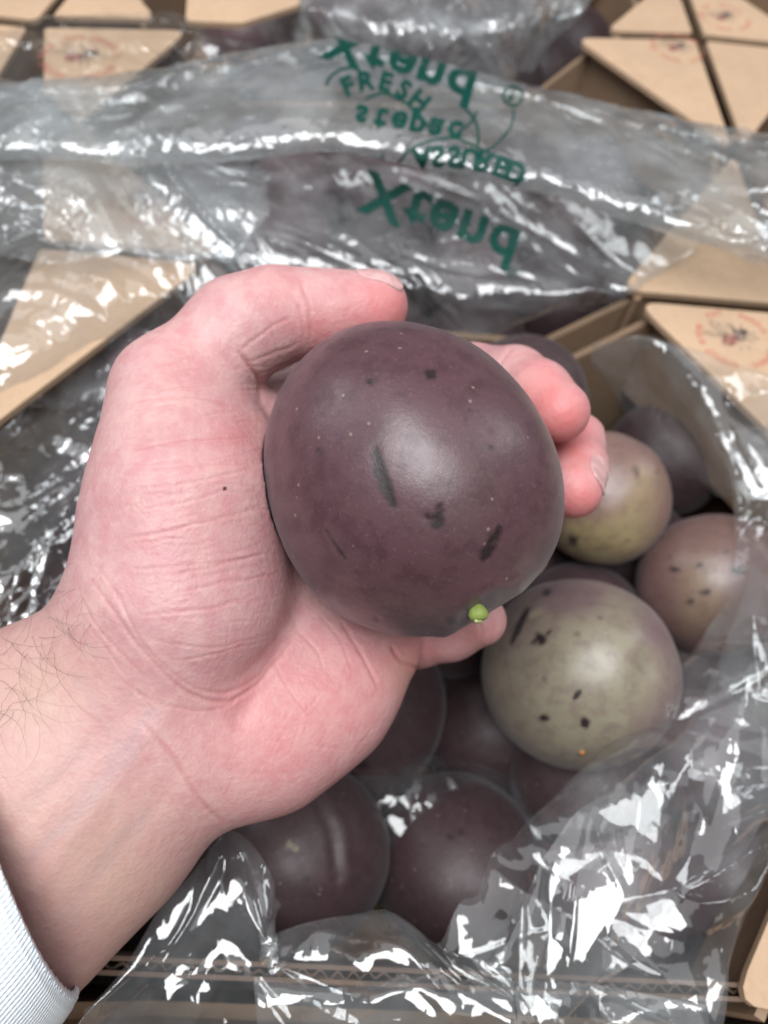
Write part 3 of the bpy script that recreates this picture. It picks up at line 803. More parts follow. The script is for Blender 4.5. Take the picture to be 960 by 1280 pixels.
# palm and hypothenar
chain(field, [(225, 920, .185, 98), (330, 905, .192, 98), (400, 860, .199, 88), (452, 800, .208, 76)], 10)
chain(field, [(250, 800, .196, 100), (350, 720, .214, 80), (430, 600, .236, 60)], 12)
chain(field, [(300, 800, .20, 90), (420, 760, .222, 64), (455, 690, .238, 54)], 12)
chain(field, [(240, 590, .196, 78), (340, 545, .218, 62), (415, 490, .236, 52)], 9)
chain(field, [(290, 500, .196, 30), (330, 540, .202, 30), (345, 600, .208, 34)], 8)
# fingers (each its own field so that they stay apart)
def finger(pts, kin=2.5, kout=1.2):
    global field
    f2 = np.full(dims, 50.0, np.float32)
    chain(f2, pts, kin)
    m = f2 < 12
    field[m] = smin(field[m], f2[m], kout)
finger([(420, 500, .237, 50), (590, 478, .238, 47), (642, 478, .222, 44), (672, 492, .211, 41), (699, 515, .203, 38)])
finger([(445, 570, .243, 50), (640, 560, .247, 46), (716, 556, .230, 40), (721, 585, .218, 37), (717, 612, .208, 36)])
finger([(455, 660, .243, 48), (610, 650, .247, 44), (655, 665, .235, 38), (650, 690, .222, 36)])
finger([(452, 770, .226, 52), (520, 790, .219, 43), (562, 786, .213, 38), (600, 775, .207, 33)], 3, 4)
# keep the fruit's own space free
XX = [lo[q] + GS * np.arange(dims[q], dtype=np.float32) for q in range(3)]
HCm = cpt(511, 597, HELD_D)
X, Y, Z = np.meshgrid(*XX, indexing='ij')
dfr = np.sqrt((X - HCm[0]) ** 2 + (Y - HCm[1]) ** 2 + (Z - HCm[2]) ** 2 - (1 - 1 / 1.19) * (-.5 * (X - HCm[0]) + .86 * (Y - HCm[1])) ** 2) - 34.9
del X, Y, Z
field = np.maximum(field, -dfr)
del dfr

def surface_nets(F):
    s = F < 0
    n0, n1, n2 = F.shape
    cnt = np.zeros((n0 - 1, n1 - 1, n2 - 1), np.int8)
    for a in (0, 1):
        for b in (0, 1):
            for c in (0, 1):
                cnt += s[a:n0 - 1 + a, b:n1 - 1 + b, c:n2 - 1 + c]
    act = (cnt > 0) & (cnt < 8)
    idx = np.argwhere(act)
    vid = np.full(act.shape, -1, np.int32); vid[act] = np.arange(len(idx))
    acc = np.zeros((len(idx), 3)); num = np.zeros(len(idx))
    corners = [(a, b, c) for a in (0, 1) for b in (0, 1) for c in (0, 1)]
    for ca in corners:
        for q in range(3):
            if ca[q] == 1: continue
            cb = list(ca); cb[q] = 1
            va = F[idx[:, 0] + ca[0], idx[:, 1] + ca[1], idx[:, 2] + ca[2]]
            vb = F[idx[:, 0] + cb[0], idx[:, 1] + cb[1], idx[:, 2] + cb[2]]
            m = (va < 0) != (vb < 0)
            t = np.where(m, va / np.where(m, va - vb, 1), 0)
            p = np.array(ca, float)[None] + np.zeros((len(idx), 3)); p[:, q] += t
            acc[m] += p[m]; num[m] += 1
    V = idx + acc / num[:, None]
    Q = []
    for q in range(3):
        sa = [slice(None)] * 3; sb = [slice(None)] * 3
        sa[q] = slice(0, -1); sb[q] = slice(1, None)
        a, b = s[tuple(sa)], s[tuple(sb)]
        e = np.argwhere(a != b)
        r1, r2 = (q + 1) % 3, (q + 2) % 3
        ok = (e[:, r1] > 0) & (e[:, r2] > 0) & (e[:, r1] < F.shape[r1] - 1) & (e[:, r2] < F.shape[r2] - 1)
        e = e[ok]
        def v(d1, d2):
            k_ = e.copy(); k_[:, r1] -= d1; k_[:, r2] -= d2
            return vid[k_[:, 0], k_[:, 1], k_[:, 2]]
        qd = np.stack([v(1, 1), v(0, 1), v(0, 0), v(1, 0)], -1)
        ins = a[e[:, 0], e[:, 1], e[:, 2]]
        qd[~ins] = qd[~ins][:, ::-1]
        Q.append(qd)
    Q = np.concatenate(Q)
    Q = Q[(Q >= 0).all(1)]
    return V, Q

def relax(V, Q, n, lam=0.5):
    E = np.concatenate([Q[:, [0, 1]], Q[:, [1, 2]], Q[:, [2, 3]], Q[:, [3, 0]]])
    deg = np.bincount(E.ravel(), minlength=len(V)).astype(float)[:, None]
    for i in range(n):
        l = lam if i % 2 == 0 else -lam * 1.03
        S = np.stack([np.bincount(E[:, 0], V[E[:, 1], c], len(V)) + np.bincount(E[:, 1], V[E[:, 0], c], len(V)) for c in range(3)], -1)
        V = V + l * (S / np.maximum(deg, 1) - V)
    return V

def subdivide(V, Q):
    """one linear split of every quad, then the caller smooths"""
    E = np.sort(np.concatenate([Q[:, [0, 1]], Q[:, [1, 2]], Q[:, [2, 3]], Q[:, [3, 0]]]), 1)
    key = E[:, 0].astype(np.int64) * len(V) + E[:, 1]
    u, inv = np.unique(key, return_inverse=True)
    e0, e1 = u // len(V), u % len(V)
    n = len(V); m = len(Q)
    EV = (V[e0] + V[e1]) / 2; FV = V[Q].mean(1)
    inv = inv.reshape(4, m) + n
    fc = np.arange(m) + n + len(u)
    NQ = np.concatenate([np.stack([Q[:, 0], inv[0], fc, inv[3]], -1), np.stack([inv[0], Q[:, 1], inv[1], fc], -1),
                         np.stack([fc, inv[1], Q[:, 2], inv[2]], -1), np.stack([inv[3], fc, inv[2], Q[:, 3]], -1)])
    return np.concatenate([V, EV, FV]), NQ

def normals(V, Q):
    n = np.cross(V[Q[:, 2]] - V[Q[:, 0]], V[Q[:, 3]] - V[Q[:, 1]])
    S = np.stack([sum(np.bincount(Q[:, k], n[:, c], len(V)) for k in range(4)) for c in range(3)], -1)
    return S / (np.linalg.norm(S, axis=1)[:, None] + 1e-12)

V, Q = surface_nets(field)
del field
V = V * GS + lo
V = relax(V, Q, 10)
V, Q = subdivide(V, Q)
V = relax(V, Q, 6)
HV = EYE + (V[:, :1] * Rc + V[:, 1:2] * Uc + V[:, 2:] * Fw) / 1000
HN = normals(HV, Q)
if ((HV - HV.mean(0)) * HN).sum() < 0:
    Q = Q[:, ::-1]; HN = -HN
hx, hy, hz = to_px(HV)
front = (HN * (EYE - HV)).sum(1) > 0
print('hand', len(HV), len(Q))
disp = np.zeros(len(HV)); crease = np.zeros(len(HV)); flush = np.zeros(len(HV)); tan = np.zeros(len(HV)); vein = np.zeros(len(HV)); mole = np.zeros(len(HV))
jit = smooth_noise3(HV * 1000, 0.5, 3, 2) * 1.6
def line(pts, w, depth, col=0.6, ridge=0.35, lim=None):
    """a skin crease: a groove with a faint swelling beside it"""
    x0 = min(p[0] for p in pts) - 8 * w; x1 = max(p[0] for p in pts) + 8 * w; y0 = min(p[1] for p in pts) - 8 * w; y1 = max(p[1] for p in pts) + 8 * w
    m = np.where(front & (hx > x0) & (hx < x1) & (hy > y0) & (hy < y1) & (hz < (lim or 9)))[0]
    if len(m) == 0: return
    depth *= .5
    d, t = polydist(hx[m] + jit[m], hy[m] + jit[m] * .7, pts)
    fade = np.clip(np.minimum(t, 1 - t) / 0.18, 0, 1) ** .7
    g_ = np.exp(-(d / w) ** 2)
    disp[m] -= depth * 1e-3 * fade * (g_ - ridge * np.exp(-((d - 2.6 * w) / (1.6 * w)) ** 2))
    crease[m] = np.maximum(crease[m], col * fade * np.exp(-(d / (w * .9)) ** 2))
def curve_pts(pts, n=5):
    P = np.array(pts, float); out = []
    for i in range(len(P) - 1):
        p0 = P[max(i - 1, 0)]; p1 = P[i]; p2 = P[i + 1]; p3 = P[min(i + 2, len(P) - 1)]
        for k in range(n):
            t = k / n
            out.append(tuple(.5 * ((2 * p1) + (-p0 + p2) * t + (2 * p0 - 5 * p1 + 4 * p2 - p3) * t * t + (-p0 + 3 * p1 - 3 * p2 + p3) * t ** 3)))
    out.append(tuple(P[-1])); return out
L_ = lambda pts, *a, **k: line(curve_pts(pts), *a, **k)
# thumb
L_([(376, 352), (386, 385), (388, 424)], 2.2, .5, .7, lim=.215)
L_([(372, 380), (378, 400), (380, 426)], 1.8, .35, .6, lim=.215)
L_([(297, 438), (312, 458), (322, 474), (327, 505)], 2.6, .9, .9, lim=.215)
L_([(300, 440), (330, 415), (362, 396)], 2.0, .3, .45, lim=.215)
L_([(310, 452), (345, 440), (372, 428)], 2.0, .25, .4, lim=.215)
for k_, (a, b) in enumerate([((322, 466), (372, 446)), ((340, 406), (350, 452)), ((330, 410), (342, 440))]): L_([a, ((a[0] + b[0]) / 2, (a[1] + b[1]) / 2 + 3), b], 1.4, .18, .3)
# thumb base, across
L_([(163, 565), (200, 556), (247, 549), (318, 547)], 1.9, .30, .75)
L_([(160, 505), (205, 497), (250, 498), (300, 510)], 1.8, .26, .6)
L_([(172, 588), (247, 582), (322, 579)], 1.6, .18, .4)
L_([(172, 612), (240, 602), (325, 582)], 1.8, .22, .5)
L_([(172, 638), (230, 628), (290, 610)], 1.5, .16, .35)
L_([(150, 676), (225, 660), (298, 641), (330, 632)], 1.8, .22, .5)
L_([(155, 712), (240, 706), (330, 694)], 1.8, .24, .5)
L_([(215, 720), (280, 704), (340, 690)], 1.8, .28, .5)
L_([(220, 742), (290, 726), (350, 720)], 1.8, .25, .45)
L_([(175, 768), (250, 762), (320, 744)], 1.8, .25, .45)
L_([(190, 800), (270, 808), (345, 790)], 1.6, .2, .4)
L_([(215, 826), (270, 816), (330, 800)], 1.5, .2, .35)
rs_ = random.Random(4)
for k_ in range(130):
    x = rs_.uniform(150, 300); y = rs_.uniform(460, 800); l = rs_.uniform(30, 90); sl = rs_.uniform(-.32, .08)
    L_([(x, y), (x + l * .5, y + l * .5 * sl + rs_.uniform(-3, 3)), (x + l, y + l * sl)], rs_.uniform(.9, 1.5), rs_.uniform(.05, .13), rs_.uniform(.1, .3))
for k_ in range(40):
    x = rs_.uniform(110, 330); y = rs_.uniform(480, 860); l = rs_.uniform(25, 60); a = rs_.uniform(1.0, 1.9)
    L_([(x, y), (x + l * .5 * math.cos(a) + rs_.uniform(-2, 2), y + l * .5 * math.sin(a)), (x + l * math.cos(a), y + l * math.sin(a))], rs_.uniform(.8, 1.3), rs_.uniform(.04, .09), rs_.uniform(.05, .2))
# life line and wrist lines
L_([(112, 722), (138, 758), (168, 800), (210, 845), (240, 868), (280, 877), (318, 858), (348, 825), (372, 790)], 2.6, .5, .6)
L_([(120, 705), (148, 745), (176, 800), (215, 840), (250, 862), (290, 864), (330, 838), (356, 800)], 2.2, .35, .45)
L_([(138, 838), (190, 876), (262, 888), (305, 868)], 2.0, .25, .4)
L_([(178, 902), (220, 950), (250, 1000), (284, 1032)], 2.6, .6, .75)
L_([(165, 915), (190, 960), (215, 1000), (240, 1040)], 2.0, .15, .25)
L_([(100, 745), (125, 790), (150, 815), (185, 850)], 1.8, .25, .4)
L_([(108, 780), (150, 835), (205, 905)], 1.8, .2, .3)
# palm
L_([(424, 774), (450, 815), (474, 862)], 2.2, .45, .6)
L_([(372, 788), (396, 815), (404, 838)], 1.8, .25, .4)
L_([(400, 770), (425, 800), (440, 838)], 1.6, .2, .35)
L_([(345, 830), (360, 860), (395, 905)], 1.5, .12, .2)
L_([(488, 806), (502, 826), (526, 838)], 2.4, .7, .7)
L_([(500, 806), (520, 806), (548, 800)], 1.8, .2, .4)
for k_ in range(90):
    x = rs_.uniform(250, 480); y = rs_.uniform(800, 1000); l = rs_.uniform(20, 55); a = rs_.uniform(-.2, .9) if k_ % 2 else rs_.uniform(1.8, 2.5)
    L_([(x, y), (x + l * .5 * math.cos(a) + rs_.uniform(-2, 2), y + l * .5 * math.sin(a)), (x + l * math.cos(a), y + l * math.sin(a))], rs_.uniform(.9, 1.5), rs_.uniform(.04, .1), rs_.uniform(.05, .2))
for k_ in range(60):
    x = rs_.uniform(20, 240); y = rs_.uniform(800, 1120); l = rs_.uniform(18, 50); a = rs_.uniform(.75, 1.2)
    L_([(x, y), (x + l * .5 * math.cos(a) + rs_.uniform(-2, 2), y + l * .5 * math.sin(a)), (x + l * math.cos(a), y + l * math.sin(a))], rs_.uniform(.8, 1.4), rs_.uniform(.04, .09), rs_.uniform(.04, .15))
# fingers
L_([(622, 462), (630, 448), (640, 436)], 2.0, .5, .6)
L_([(600, 806), (602, 790), (598, 770)], 1.6, .35, .5)
L_([(612, 806), (617, 788), (614, 770)], 1.5, .2, .4)
# tendons, veins, broad forms (low relief)
for pts, w, h in (([(40, 1110), (120, 1010), (200, 900)], 16, .35), ([(90, 1130), (170, 1040), (225, 960)], 13, -.2), ([(10, 1040), (90, 960), (165, 880)], 15, -.25), ([(60, 900), (110, 850), (130, 800)], 16, -.4), ([(300, 900), (340, 830), (372, 770)], 14, -.7), ([(160, 560), (200, 700), (250, 800)], 40, .5)):
    d, t = polydist(hx, hy, curve_pts(pts)); disp += h * 1e-3 * np.exp(-(d / w) ** 2) * front
for pts, w, s in (([(40, 1070), (110, 1000), (165, 930), (190, 890)], 11, .8), ([(85, 1150), (120, 1090), (180, 1020)], 9, .5), ([(150, 940), (120, 880), (90, 850)], 7, .35), ([(30, 1010), (75, 960), (120, 930)], 8, .3)):
    d, t = polydist(hx + 5 * jit, hy + 4 * jit, curve_pts(pts)); vein = np.maximum(vein, s * np.exp(-(d / w) ** 2) * front)
def blob(arr, x, y, rx, s, ry=None, lim=9, dmin=0):
    ry = ry or rx
    arr += s * np.exp(-(((hx - x) / rx) ** 2 + ((hy - y) / ry) ** 2)) * ((hz < lim) & (hz > dmin))
for x, y, r, s in ((480, 385, 50, .75), (400, 415, 40, .45), (700, 530, 44, 1.1), (672, 480, 40, .6), (725, 630, 36, 1.1), (726, 570, 24, .35), (610, 790, 50, .3), (520, 815, 40, .4), (440, 860, 80, .36), (340, 940, 100, .3), (300, 540, 40, .3), (250, 640, 90, .15), (320, 880, 60, .2), (345, 360, 40, .25), (230, 440, 60, .2), (540, 440, 60, .3)):
    blob(flush, x, y, r, s)
for x, y, r, s in ((40, 850, 90, .9), (20, 1000, 110, .6), (120, 1130, 110, .8), (180, 1050, 90, .35), (170, 900, 70, .2), (510, 850, 26, .7), (500, 832, 18, .5), (600, 800, 20, .5), (205, 520, 60, .15)):
    blob(tan, x, y, r, s)
d = np.hypot(hx - 281, hy - 611); mole[:] = np.clip(3.0 - d, 0, 1) * front
disp += 0.00005 * smooth_noise3(HV * 1000, 0.22, 8, 3)
HV2 = HV + HN * disp[:, None]
person = fast_mesh('person', HV2, Q, SKIN, origin=at_d(180, 900, .18), attrs={'flush': np.clip(flush, 0, 1), 'tan': np.clip(tan, 0, 1), 'crease': crease, 'vein': vein, 'mole': mole})
person['_org'] = tuple(at_d(180, 900, .18))
tag(person, 'left hand with hairy wrist and white knit cuff, gripping the large fruit palm up', 'person')

# nails: plates that follow the fingertip, set just above the skin
def nail(c, axis, up, length, width, lim):
    c = np.array(c); up = up / np.linalg.norm(up); axis = axis - up * (axis @ up); axis = axis / np.linalg.norm(axis); side = np.cross(axis, up)
    def coords(P): D = P - c; return D @ axis / (length / 2), D @ side / (width / 2), D @ up
    P = HV2; a, b, u = coords(P)
    near = (np.abs(a) < 1.5) & (np.abs(b) < 1.5) & (np.abs(u) < lim)
    fs = Q[near[Q].all(1)]
    ids, inv = np.unique(fs, return_inverse=True); fs = inv.reshape(fs.shape); P = HV2[ids]; Nn = HN[ids]
    for _ in range(2):
        k = len(P); both = np.concatenate([P, Nn], 1); both, fs = subdivide(both, fs); P, Nn = both[:, :3], both[:, 3:]
    Nn = Nn / np.linalg.norm(Nn, axis=1)[:, None]
    a, b, u = coords(P)
    m = (np.abs(a) ** 3.2 + np.abs(b) ** 3.2) < 1
    fs = fs[m[fs].all(1)]
    ids, inv = np.unique(fs, return_inverse=True); fs = inv.reshape(fs.shape); P, Nn, a, b = P[ids], Nn[ids], a[ids], b[ids]
    r = (np.abs(a) ** 3.2 + np.abs(b) ** 3.2)
    hgt = .00042 * np.clip((1 - r) / .12, -.5, 1) - .00004 + .0003 * np.clip(a - .4, 0, 1)
    o = fast_mesh('fingernail', P + Nn * hgt[:, None], fs, NAIL, parent=person, origin=np.array(person['_org']))
    return o
up_ = Uc * .90 - Fw * .43
nail(at_d(474, 384, .1970) + up_ * .0078, at_d(500, 381, .197) - at_d(450, 386, .197), up_, .0125, .0110, .006)
up_ = Rc * .80 - Fw * .55 + Uc * .15; up_ /= np.linalg.norm(up_)
nail(at_d(717, 600, .2115) + up_ * .0080, at_d(717, 630, .205) - at_d(721, 580, .220), up_, .0115, .0100, .006)

# hair on the wrist
kd = kdtree.KDTree(int(front.sum()))
fi = np.where(front)[0]
for n_, i in enumerate(fi): kd.insert((hx[i], hy[i], 0), n_)
kd.balance()
def on_skin(px, py):
    _, n_, dist = kd.find((px, py, 0)); i = fi[n_]
    return HV2[i], HN[i], dist
rs_ = random.Random(11)
HVt, HF = [], []
def strand(pts, r0):
    k0 = len(HVt)
    n = len(pts)
    for i, p in enumerate(pts):
        t = pts[min(i + 1, n - 1)] - pts[max(i - 1, 0)]; t = t / (np.linalg.norm(t) + 1e-9)
        a = np.cross(t, Fw); a /= (np.linalg.norm(a) + 1e-9); b = np.cross(t, a)
        r = r0 * (1 - 0.75 * (i / (n - 1)) ** 2)
        for k in range(3):
            an = 2 * math.pi * k / 3
            HVt.append(p + (a * math.cos(an) + b * math.sin(an)) * r)
    for i in range(n - 1):
        for k in range(3):
            HF.append((k0 + 3 * i + k, k0 + 3 * i + (k + 1) % 3, k0 + 3 * i + 3 + (k + 1) % 3, k0 + 3 * i + 3 + k))
for k_ in range(64):
    if k_ < 34:
        t = rs_.random(); x, y = 95 - 105 * t + rs_.gauss(0, 16), 745 + 75 * t + abs(rs_.gauss(0, 30)); a = rs_.uniform(-.4, 2.4)
    elif k_ < 52: x, y = rs_.uniform(-10, 70), rs_.uniform(800, 900); a = rs_.uniform(-.8, 2.2)
    else: x, y = rs_.uniform(60, 110), rs_.uniform(690, 760); a = rs_.uniform(.9, 2.6)
    l = rs_.uniform(28, 150) if k_ < 52 else rs_.uniform(12, 40)
    turn = rs_.choice((-1, 1)) * rs_.uniform(.006, .024); n = 14; pts = []
    hmax = rs_.uniform(.0008, .0032)
    for i in range(n):
        p, nn, dist = on_skin(x, y)
        if dist > 10: break
        pts.append(p + nn * (hmax * math.sin(math.pi * min(1, (i / (n - 1)) * .85 + .02)) + .00005))
        x += l / n * math.cos(a); y += l / n * math.sin(a); a += turn * l / n + rs_.gauss(0, .02)
    if len(pts) > 5: strand(pts, rs_.uniform(.000016, .000036))
hair = mesh_obj('arm_hair', HVt, HF, HAIR, person, True, origin=np.array(person['_org']))
tag(hair, kind='stuff')

# knitted sleeve
Pc = at_d(22, 1036, .176); Pb = at_d(98, 1226, .171); Pf = at_d(2, 1092, .1385)
ax1 = Pb - Pc; ax2 = Pf - Pc
axd = at_d(-140, 1166, .174) - at_d(22, 1036, .176); axd /= np.linalg.norm(axd)
prof_s = [(0, 1.0), (.002, 1.035), (.006, 1.07), (.012, 1.11), (.020, 1.16), (.030, 1.21), (.045, 1.26), (.07, 1.30)]
na = 200; SV, SU = [], []
fine = []
for i in range(len(prof_s) - 1):
    for k in range(12):
        f = k / 12; fine.append((prof_s[i][0] * (1 - f) + prof_s[i + 1][0] * f, prof_s[i][1] * (1 - f) + prof_s[i + 1][1] * f))
fine.append(prof_s[-1])
for lay in (0, 1):
    seq = list(enumerate(fine)) if lay == 0 else list(enumerate(fine))[::-1]
    for i, (s_, g_) in seq:
        for k in range(na):
            a = 2 * math.pi * k / na
            g2 = g_ - lay * .045 + .012 * math.sin(3 * a + 1 + s_ * 40) + .006 * math.sin(7 * a + s_ * 90) + (.010 * math.sin(a * 66) if s_ < .0004 else 0)
            SV.append(Pc + axd * s_ + (ax1 * math.cos(a) + ax2 * math.sin(a)) * g2)
            SU.append((min(k, na - k) / na * 230, s_ * 1000 / 1.25))
n_r = 2 * len(fine)
SF = []
for i in range(n_r):
    for k in range(na):
        SF.append((i * na + k, i * na + (k + 1) % na, ((i + 1) % n_r) * na + (k + 1) % na, ((i + 1) % n_r) * na + k))
sl = fast_mesh('sleeve', np.array(SV), np.array(SF), KNIT, parent=person, origin=np.array(person['_org']), uv=np.array(SU))

# ------------------------------------------------------------------ clear film
def catmull(P, n, axis):
    P = np.moveaxis(np.asarray(P, float), axis, 0); m = len(P)
    t = np.linspace(0, m - 1, n); i = np.minimum(t.astype(int), m - 2); f = (t - i).reshape((-1,) + (1,) * (P.ndim - 1))
    g = lambda k: P[np.clip(k, 0, m - 1)]
    p0, p1, p2, p3 = g(i - 1), g(i), g(i + 1), g(i + 2)
    out = .5 * ((2 * p1) + (-p0 + p2) * f + (2 * p0 - 5 * p1 + 4 * p2 - p3) * f * f + (-p0 + 3 * p1 - 3 * p2 + p3) * f ** 3)
    return np.moveaxis(out, 0, axis)

def crumple(U, V, seed, levels, dirn=None, spread=0.5):
    """piecewise-flat creasing: many tent-shaped folds of limited length, large to small (mm)"""
    r = np.random.RandomState(seed)
    Wu = U + sum(1.6 * np.sin(U * r.uniform(.02, .09) + V * r.uniform(-.09, .09) + r.uniform(0, 6)) for _ in range(4))
    Wv = V + sum(1.6 * np.sin(V * r.uniform(.02, .09) + U * r.uniform(-.09, .09) + r.uniform(0, 6)) for _ in range(4))
    h = np.zeros_like(U); u0, u1, v0, v1 = U.min(), U.max(), V.min(), V.max()
    A = (u1 - u0) * (v1 - v0)
    for (L, dens, amp) in levels:
        for _ in range(int(dens * A / L ** 2) + 1):
            cu, cv = r.uniform(u0, u1), r.uniform(v0, v1)
            a = r.uniform(0, np.pi) if dirn is None or r.rand() > .65 else dirn + r.normal() * spread
            ll = L * r.uniform(.5, 1.5); w = L * r.uniform(.12, .5)
            m = (np.abs(U - cu) < ll + w + 8) & (np.abs(V - cv) < ll + w + 8)
            if not m.any(): continue
            x, y = Wu[m] - cu, Wv[m] - cv
            e = x * np.cos(a) + y * np.sin(a); d = -x * np.sin(a) + y * np.cos(a)
            s = np.clip(1 - np.abs(e) / ll, 0, 1)
            w1, w2 = w * r.uniform(.4, 1.4), w * r.uniform(.4, 1.4)
            ww = np.where(d > 0, w1, w2) * (.25 + .75 * s)
            tent = np.clip(1 - np.sqrt(d * d + .02) / ww, 0, 1)
            h[m] += amp * L * r.choice([-1, 1]) * r.uniform(.4, 1.2) * tent * np.sqrt(s)
    return h

def facets(U, V, seed, L, amp, dirn, stretch):
    """continuous height made of flat triangles (jittered lattice, random heights): crumpled film"""
    r = np.random.RandomState(seed)
    T = r.uniform(-1, 1, (64, 64)); JX = r.uniform(-.33, .33, (64, 64)); JY = r.uniform(-.33, .33, (64, 64))
    c, s_ = math.cos(dirn), math.sin(dirn)
    x = (U * c + V * s_) / (L * stretch); y = (-U * s_ + V * c) / L
    x0, y0 = x.copy(), y.copy()
    for _ in range(5):
        k1, k2, k3, k4 = r.uniform(-1.7, 1.7, 4); p = r.uniform(0, 6, 2)
        x = x + .16 * np.sin(k1 * x0 + k2 * y0 + p[0]); y = y + .16 * np.sin(k3 * x0 + k4 * y0 + p[1])
    y = y + .5 * x
    i = np.floor(x).astype(int); j = np.floor(y).astype(int); fx = x - i; fy = y - j
    g = lambda a, b: T[(i + a) % 64, (j + b) % 64]
    lo_ = g(0, 0) + (g(1, 0) - g(0, 0)) * fx + (g(0, 1) - g(0, 0)) * fy
    hi_ = g(1, 1) + (g(0, 1) - g(1, 1)) * (1 - fx) + (g(1, 0) - g(1, 1)) * (1 - fy)
    return amp * L * np.where(fx + fy < 1, lo_, hi_)

def film_surface(ctrl, step, closed=False, tube=None):
    if tube is not None:
        pts, nth = tube   # (cx, cy, half width px, z, half thickness m)
        P = np.asarray(pts, float)
        D = np.gradient(P[:, :2], axis=0); D /= np.linalg.norm(D, axis=1)[:, None]
        rows = []
        for k in range(nth + 1):
            a = 2 * math.pi * k / nth
            c, s_ = math.cos(a), math.sin(a)
            rows.append(np.stack([P[:, 0] - D[:, 1] * P[:, 2] * c, P[:, 1] + D[:, 0] * P[:, 2] * c, P[:, 3] + P[:, 4] * s_], -1))
        ctrl = np.array(rows)
    ctrl = np.asarray(ctrl, float)
    W = np.array([[at_z(*p) for p in row] for row in ctrl])
    lu = np.linalg.norm(np.diff(W, axis=0), axis=-1).sum(0).mean(); lv = np.linalg.norm(np.diff(W, axis=1), axis=-1).sum(1).mean()
    nu, nv = int(lu / step) + 2, int(lv / step) + 2
    G = catmull(catmull(W, nu, 0), nv, 1)
    return G

def sheet_normals(G):
    du = np.gradient(G, axis=0); dv = np.gradient(G, axis=1)
    n = np.cross(du, dv); return n / (np.linalg.norm(n, axis=-1)[..., None] + 1e-12)

FILMS = {}
def film(name, parent, mat, ctrl=None, step=.0008, seed=1, levels=((45, 1.2, .10), (18, 1.6, .10), (7, 1.2, .07)), dirn=None, spread=.5, tube=None, ragged=1.0, extra=None, smooth=1, fac=((26, .13, 2.0), (10, .10, 1.6)), gain=None, pleats=None):
    G = film_surface(ctrl, step, tube=tube)
    nu, nv = G.shape[:2]
    U = np.concatenate([np.zeros((1, nv)), np.cumsum(np.linalg.norm(np.diff(G, axis=0), axis=-1), 0)]) * 1000
    Vv = np.concatenate([np.zeros((nu, 1)), np.cumsum(np.linalg.norm(np.diff(G, axis=1), axis=-1), 1)], 1) * 1000
    h = crumple(U, Vv, seed, levels, dirn, spread)
    for q, (L, amp, st) in enumerate(fac):
        h = h + facets(U, Vv, seed * 7 + q, L, amp, (dirn if dirn is not None else .4) + .5 * q, st)
    if pleats:
        n_, wlo, whi, hh = pleats
        rp = np.random.RandomState(seed + 77); dd = dirn if dirn is not None else .8
        cxs = [(rp.uniform(U.min(), U.max()), rp.uniform(Vv.min(), Vv.max())) for _ in range(5)]
        for q in range(n_):
            if q % 2:      # fan out from a pinch point
                cu, cv = cxs[q % 5]; a = rp.uniform(0, 2 * np.pi); ll = rp.uniform(15, 60); cu += ll * .9 * np.cos(a); cv += ll * .9 * np.sin(a)
            else:
                cu, cv = rp.uniform(U.min(), U.max()), rp.uniform(Vv.min(), Vv.max()); a = dd + rp.normal() * .45; ll = rp.uniform(12, 55)
            x, y = U - cu, Vv - cv
            e2_ = x * np.cos(a) + y * np.sin(a); d2_ = -x * np.sin(a) + y * np.cos(a) + rp.uniform(-.004, .004) * e2_ ** 2
            w_ = rp.uniform(wlo, whi)
            h = h + rp.choice([-1, 1]) * hh * w_ * np.clip(1 - np.abs(d2_) / w_, 0, 1) * np.clip(1 - (e2_ / ll) ** 2, 0, 1)
    if gain is not None:
        gx, gy, _ = to_px(G.reshape(-1, 3)); h = h * gain(gx, gy).reshape(h.shape)
    if tube is None:         # free edges curl a little
        e_ = np.minimum(np.minimum(np.arange(nu)[:, None], np.arange(nu)[::-1][:, None]) + 0 * h, np.minimum(np.arange(nv)[None], np.arange(nv)[::-1][None]) + 0 * h)
        h = h * (.3 + .7 * np.clip(e_ / 14, 0, 1))
        h = h - 1.1 * np.clip(1 - e_ / 7, 0, 1) ** 2
    if tube is not None:     # close the seam
        b = np.clip(np.minimum(U, U[-1:] - U) / 6, 0, 1); h = h * b
    if extra is not None: h = h + extra(U, Vv, G)
    for _ in range(smooth):
        hp = np.pad(h, 1, mode='edge'); h = .5 * h + .125 * (hp[:-2, 1:-1] + hp[2:, 1:-1] + hp[1:-1, :-2] + hp[1:-1, 2:])
    N = sheet_normals(G)
    N = N * np.sign((N * (EYE - G)).sum(-1))[..., None]
    G = G + N * h[..., None] / 1000
    # lateral wrinkling of the free edges
    rs = np.random.RandomState(seed + 5)
    for side in range(4) if tube is None else range(2, 4):
        n = nv if side < 2 else nu
        t = np.arange(n) * step * 1000 + rs.uniform(0, 90)
        wv = sum(rs.uniform(.3, 1.1) * np.sin(t * rs.uniform(.03, .22) + rs.uniform(0, 6)) for _ in range(6)) * ragged / 1000
        for k in range(12):
            f = (1 - k / 12) ** 2
            if side == 0: G[k] += (Uc * wv[:, None] * f)
            if side == 1: G[-1 - k] += (Uc * wv[:, None] * f)
            if side == 2: G[:, k] += (Rc * wv[:, None] * f)
            if side == 3: G[:, -1 - k] += (Rc * wv[:, None] * f)
    o = fast_mesh(name, G.reshape(-1, 3), grid_faces(nu, nv), mat, parent=parent, origin=np.array(parent['_org']))
    FILMS[name + str(seed)] = (G, sheet_normals(G))
    return o

def bag(label, px, py, group='clear plastic produce bags'):
    p = at_z(px, py, 0); o = empty('plastic_bag', p); o['_org'] = tuple(p)
    return tag(o, label, 'plastic bag', group)

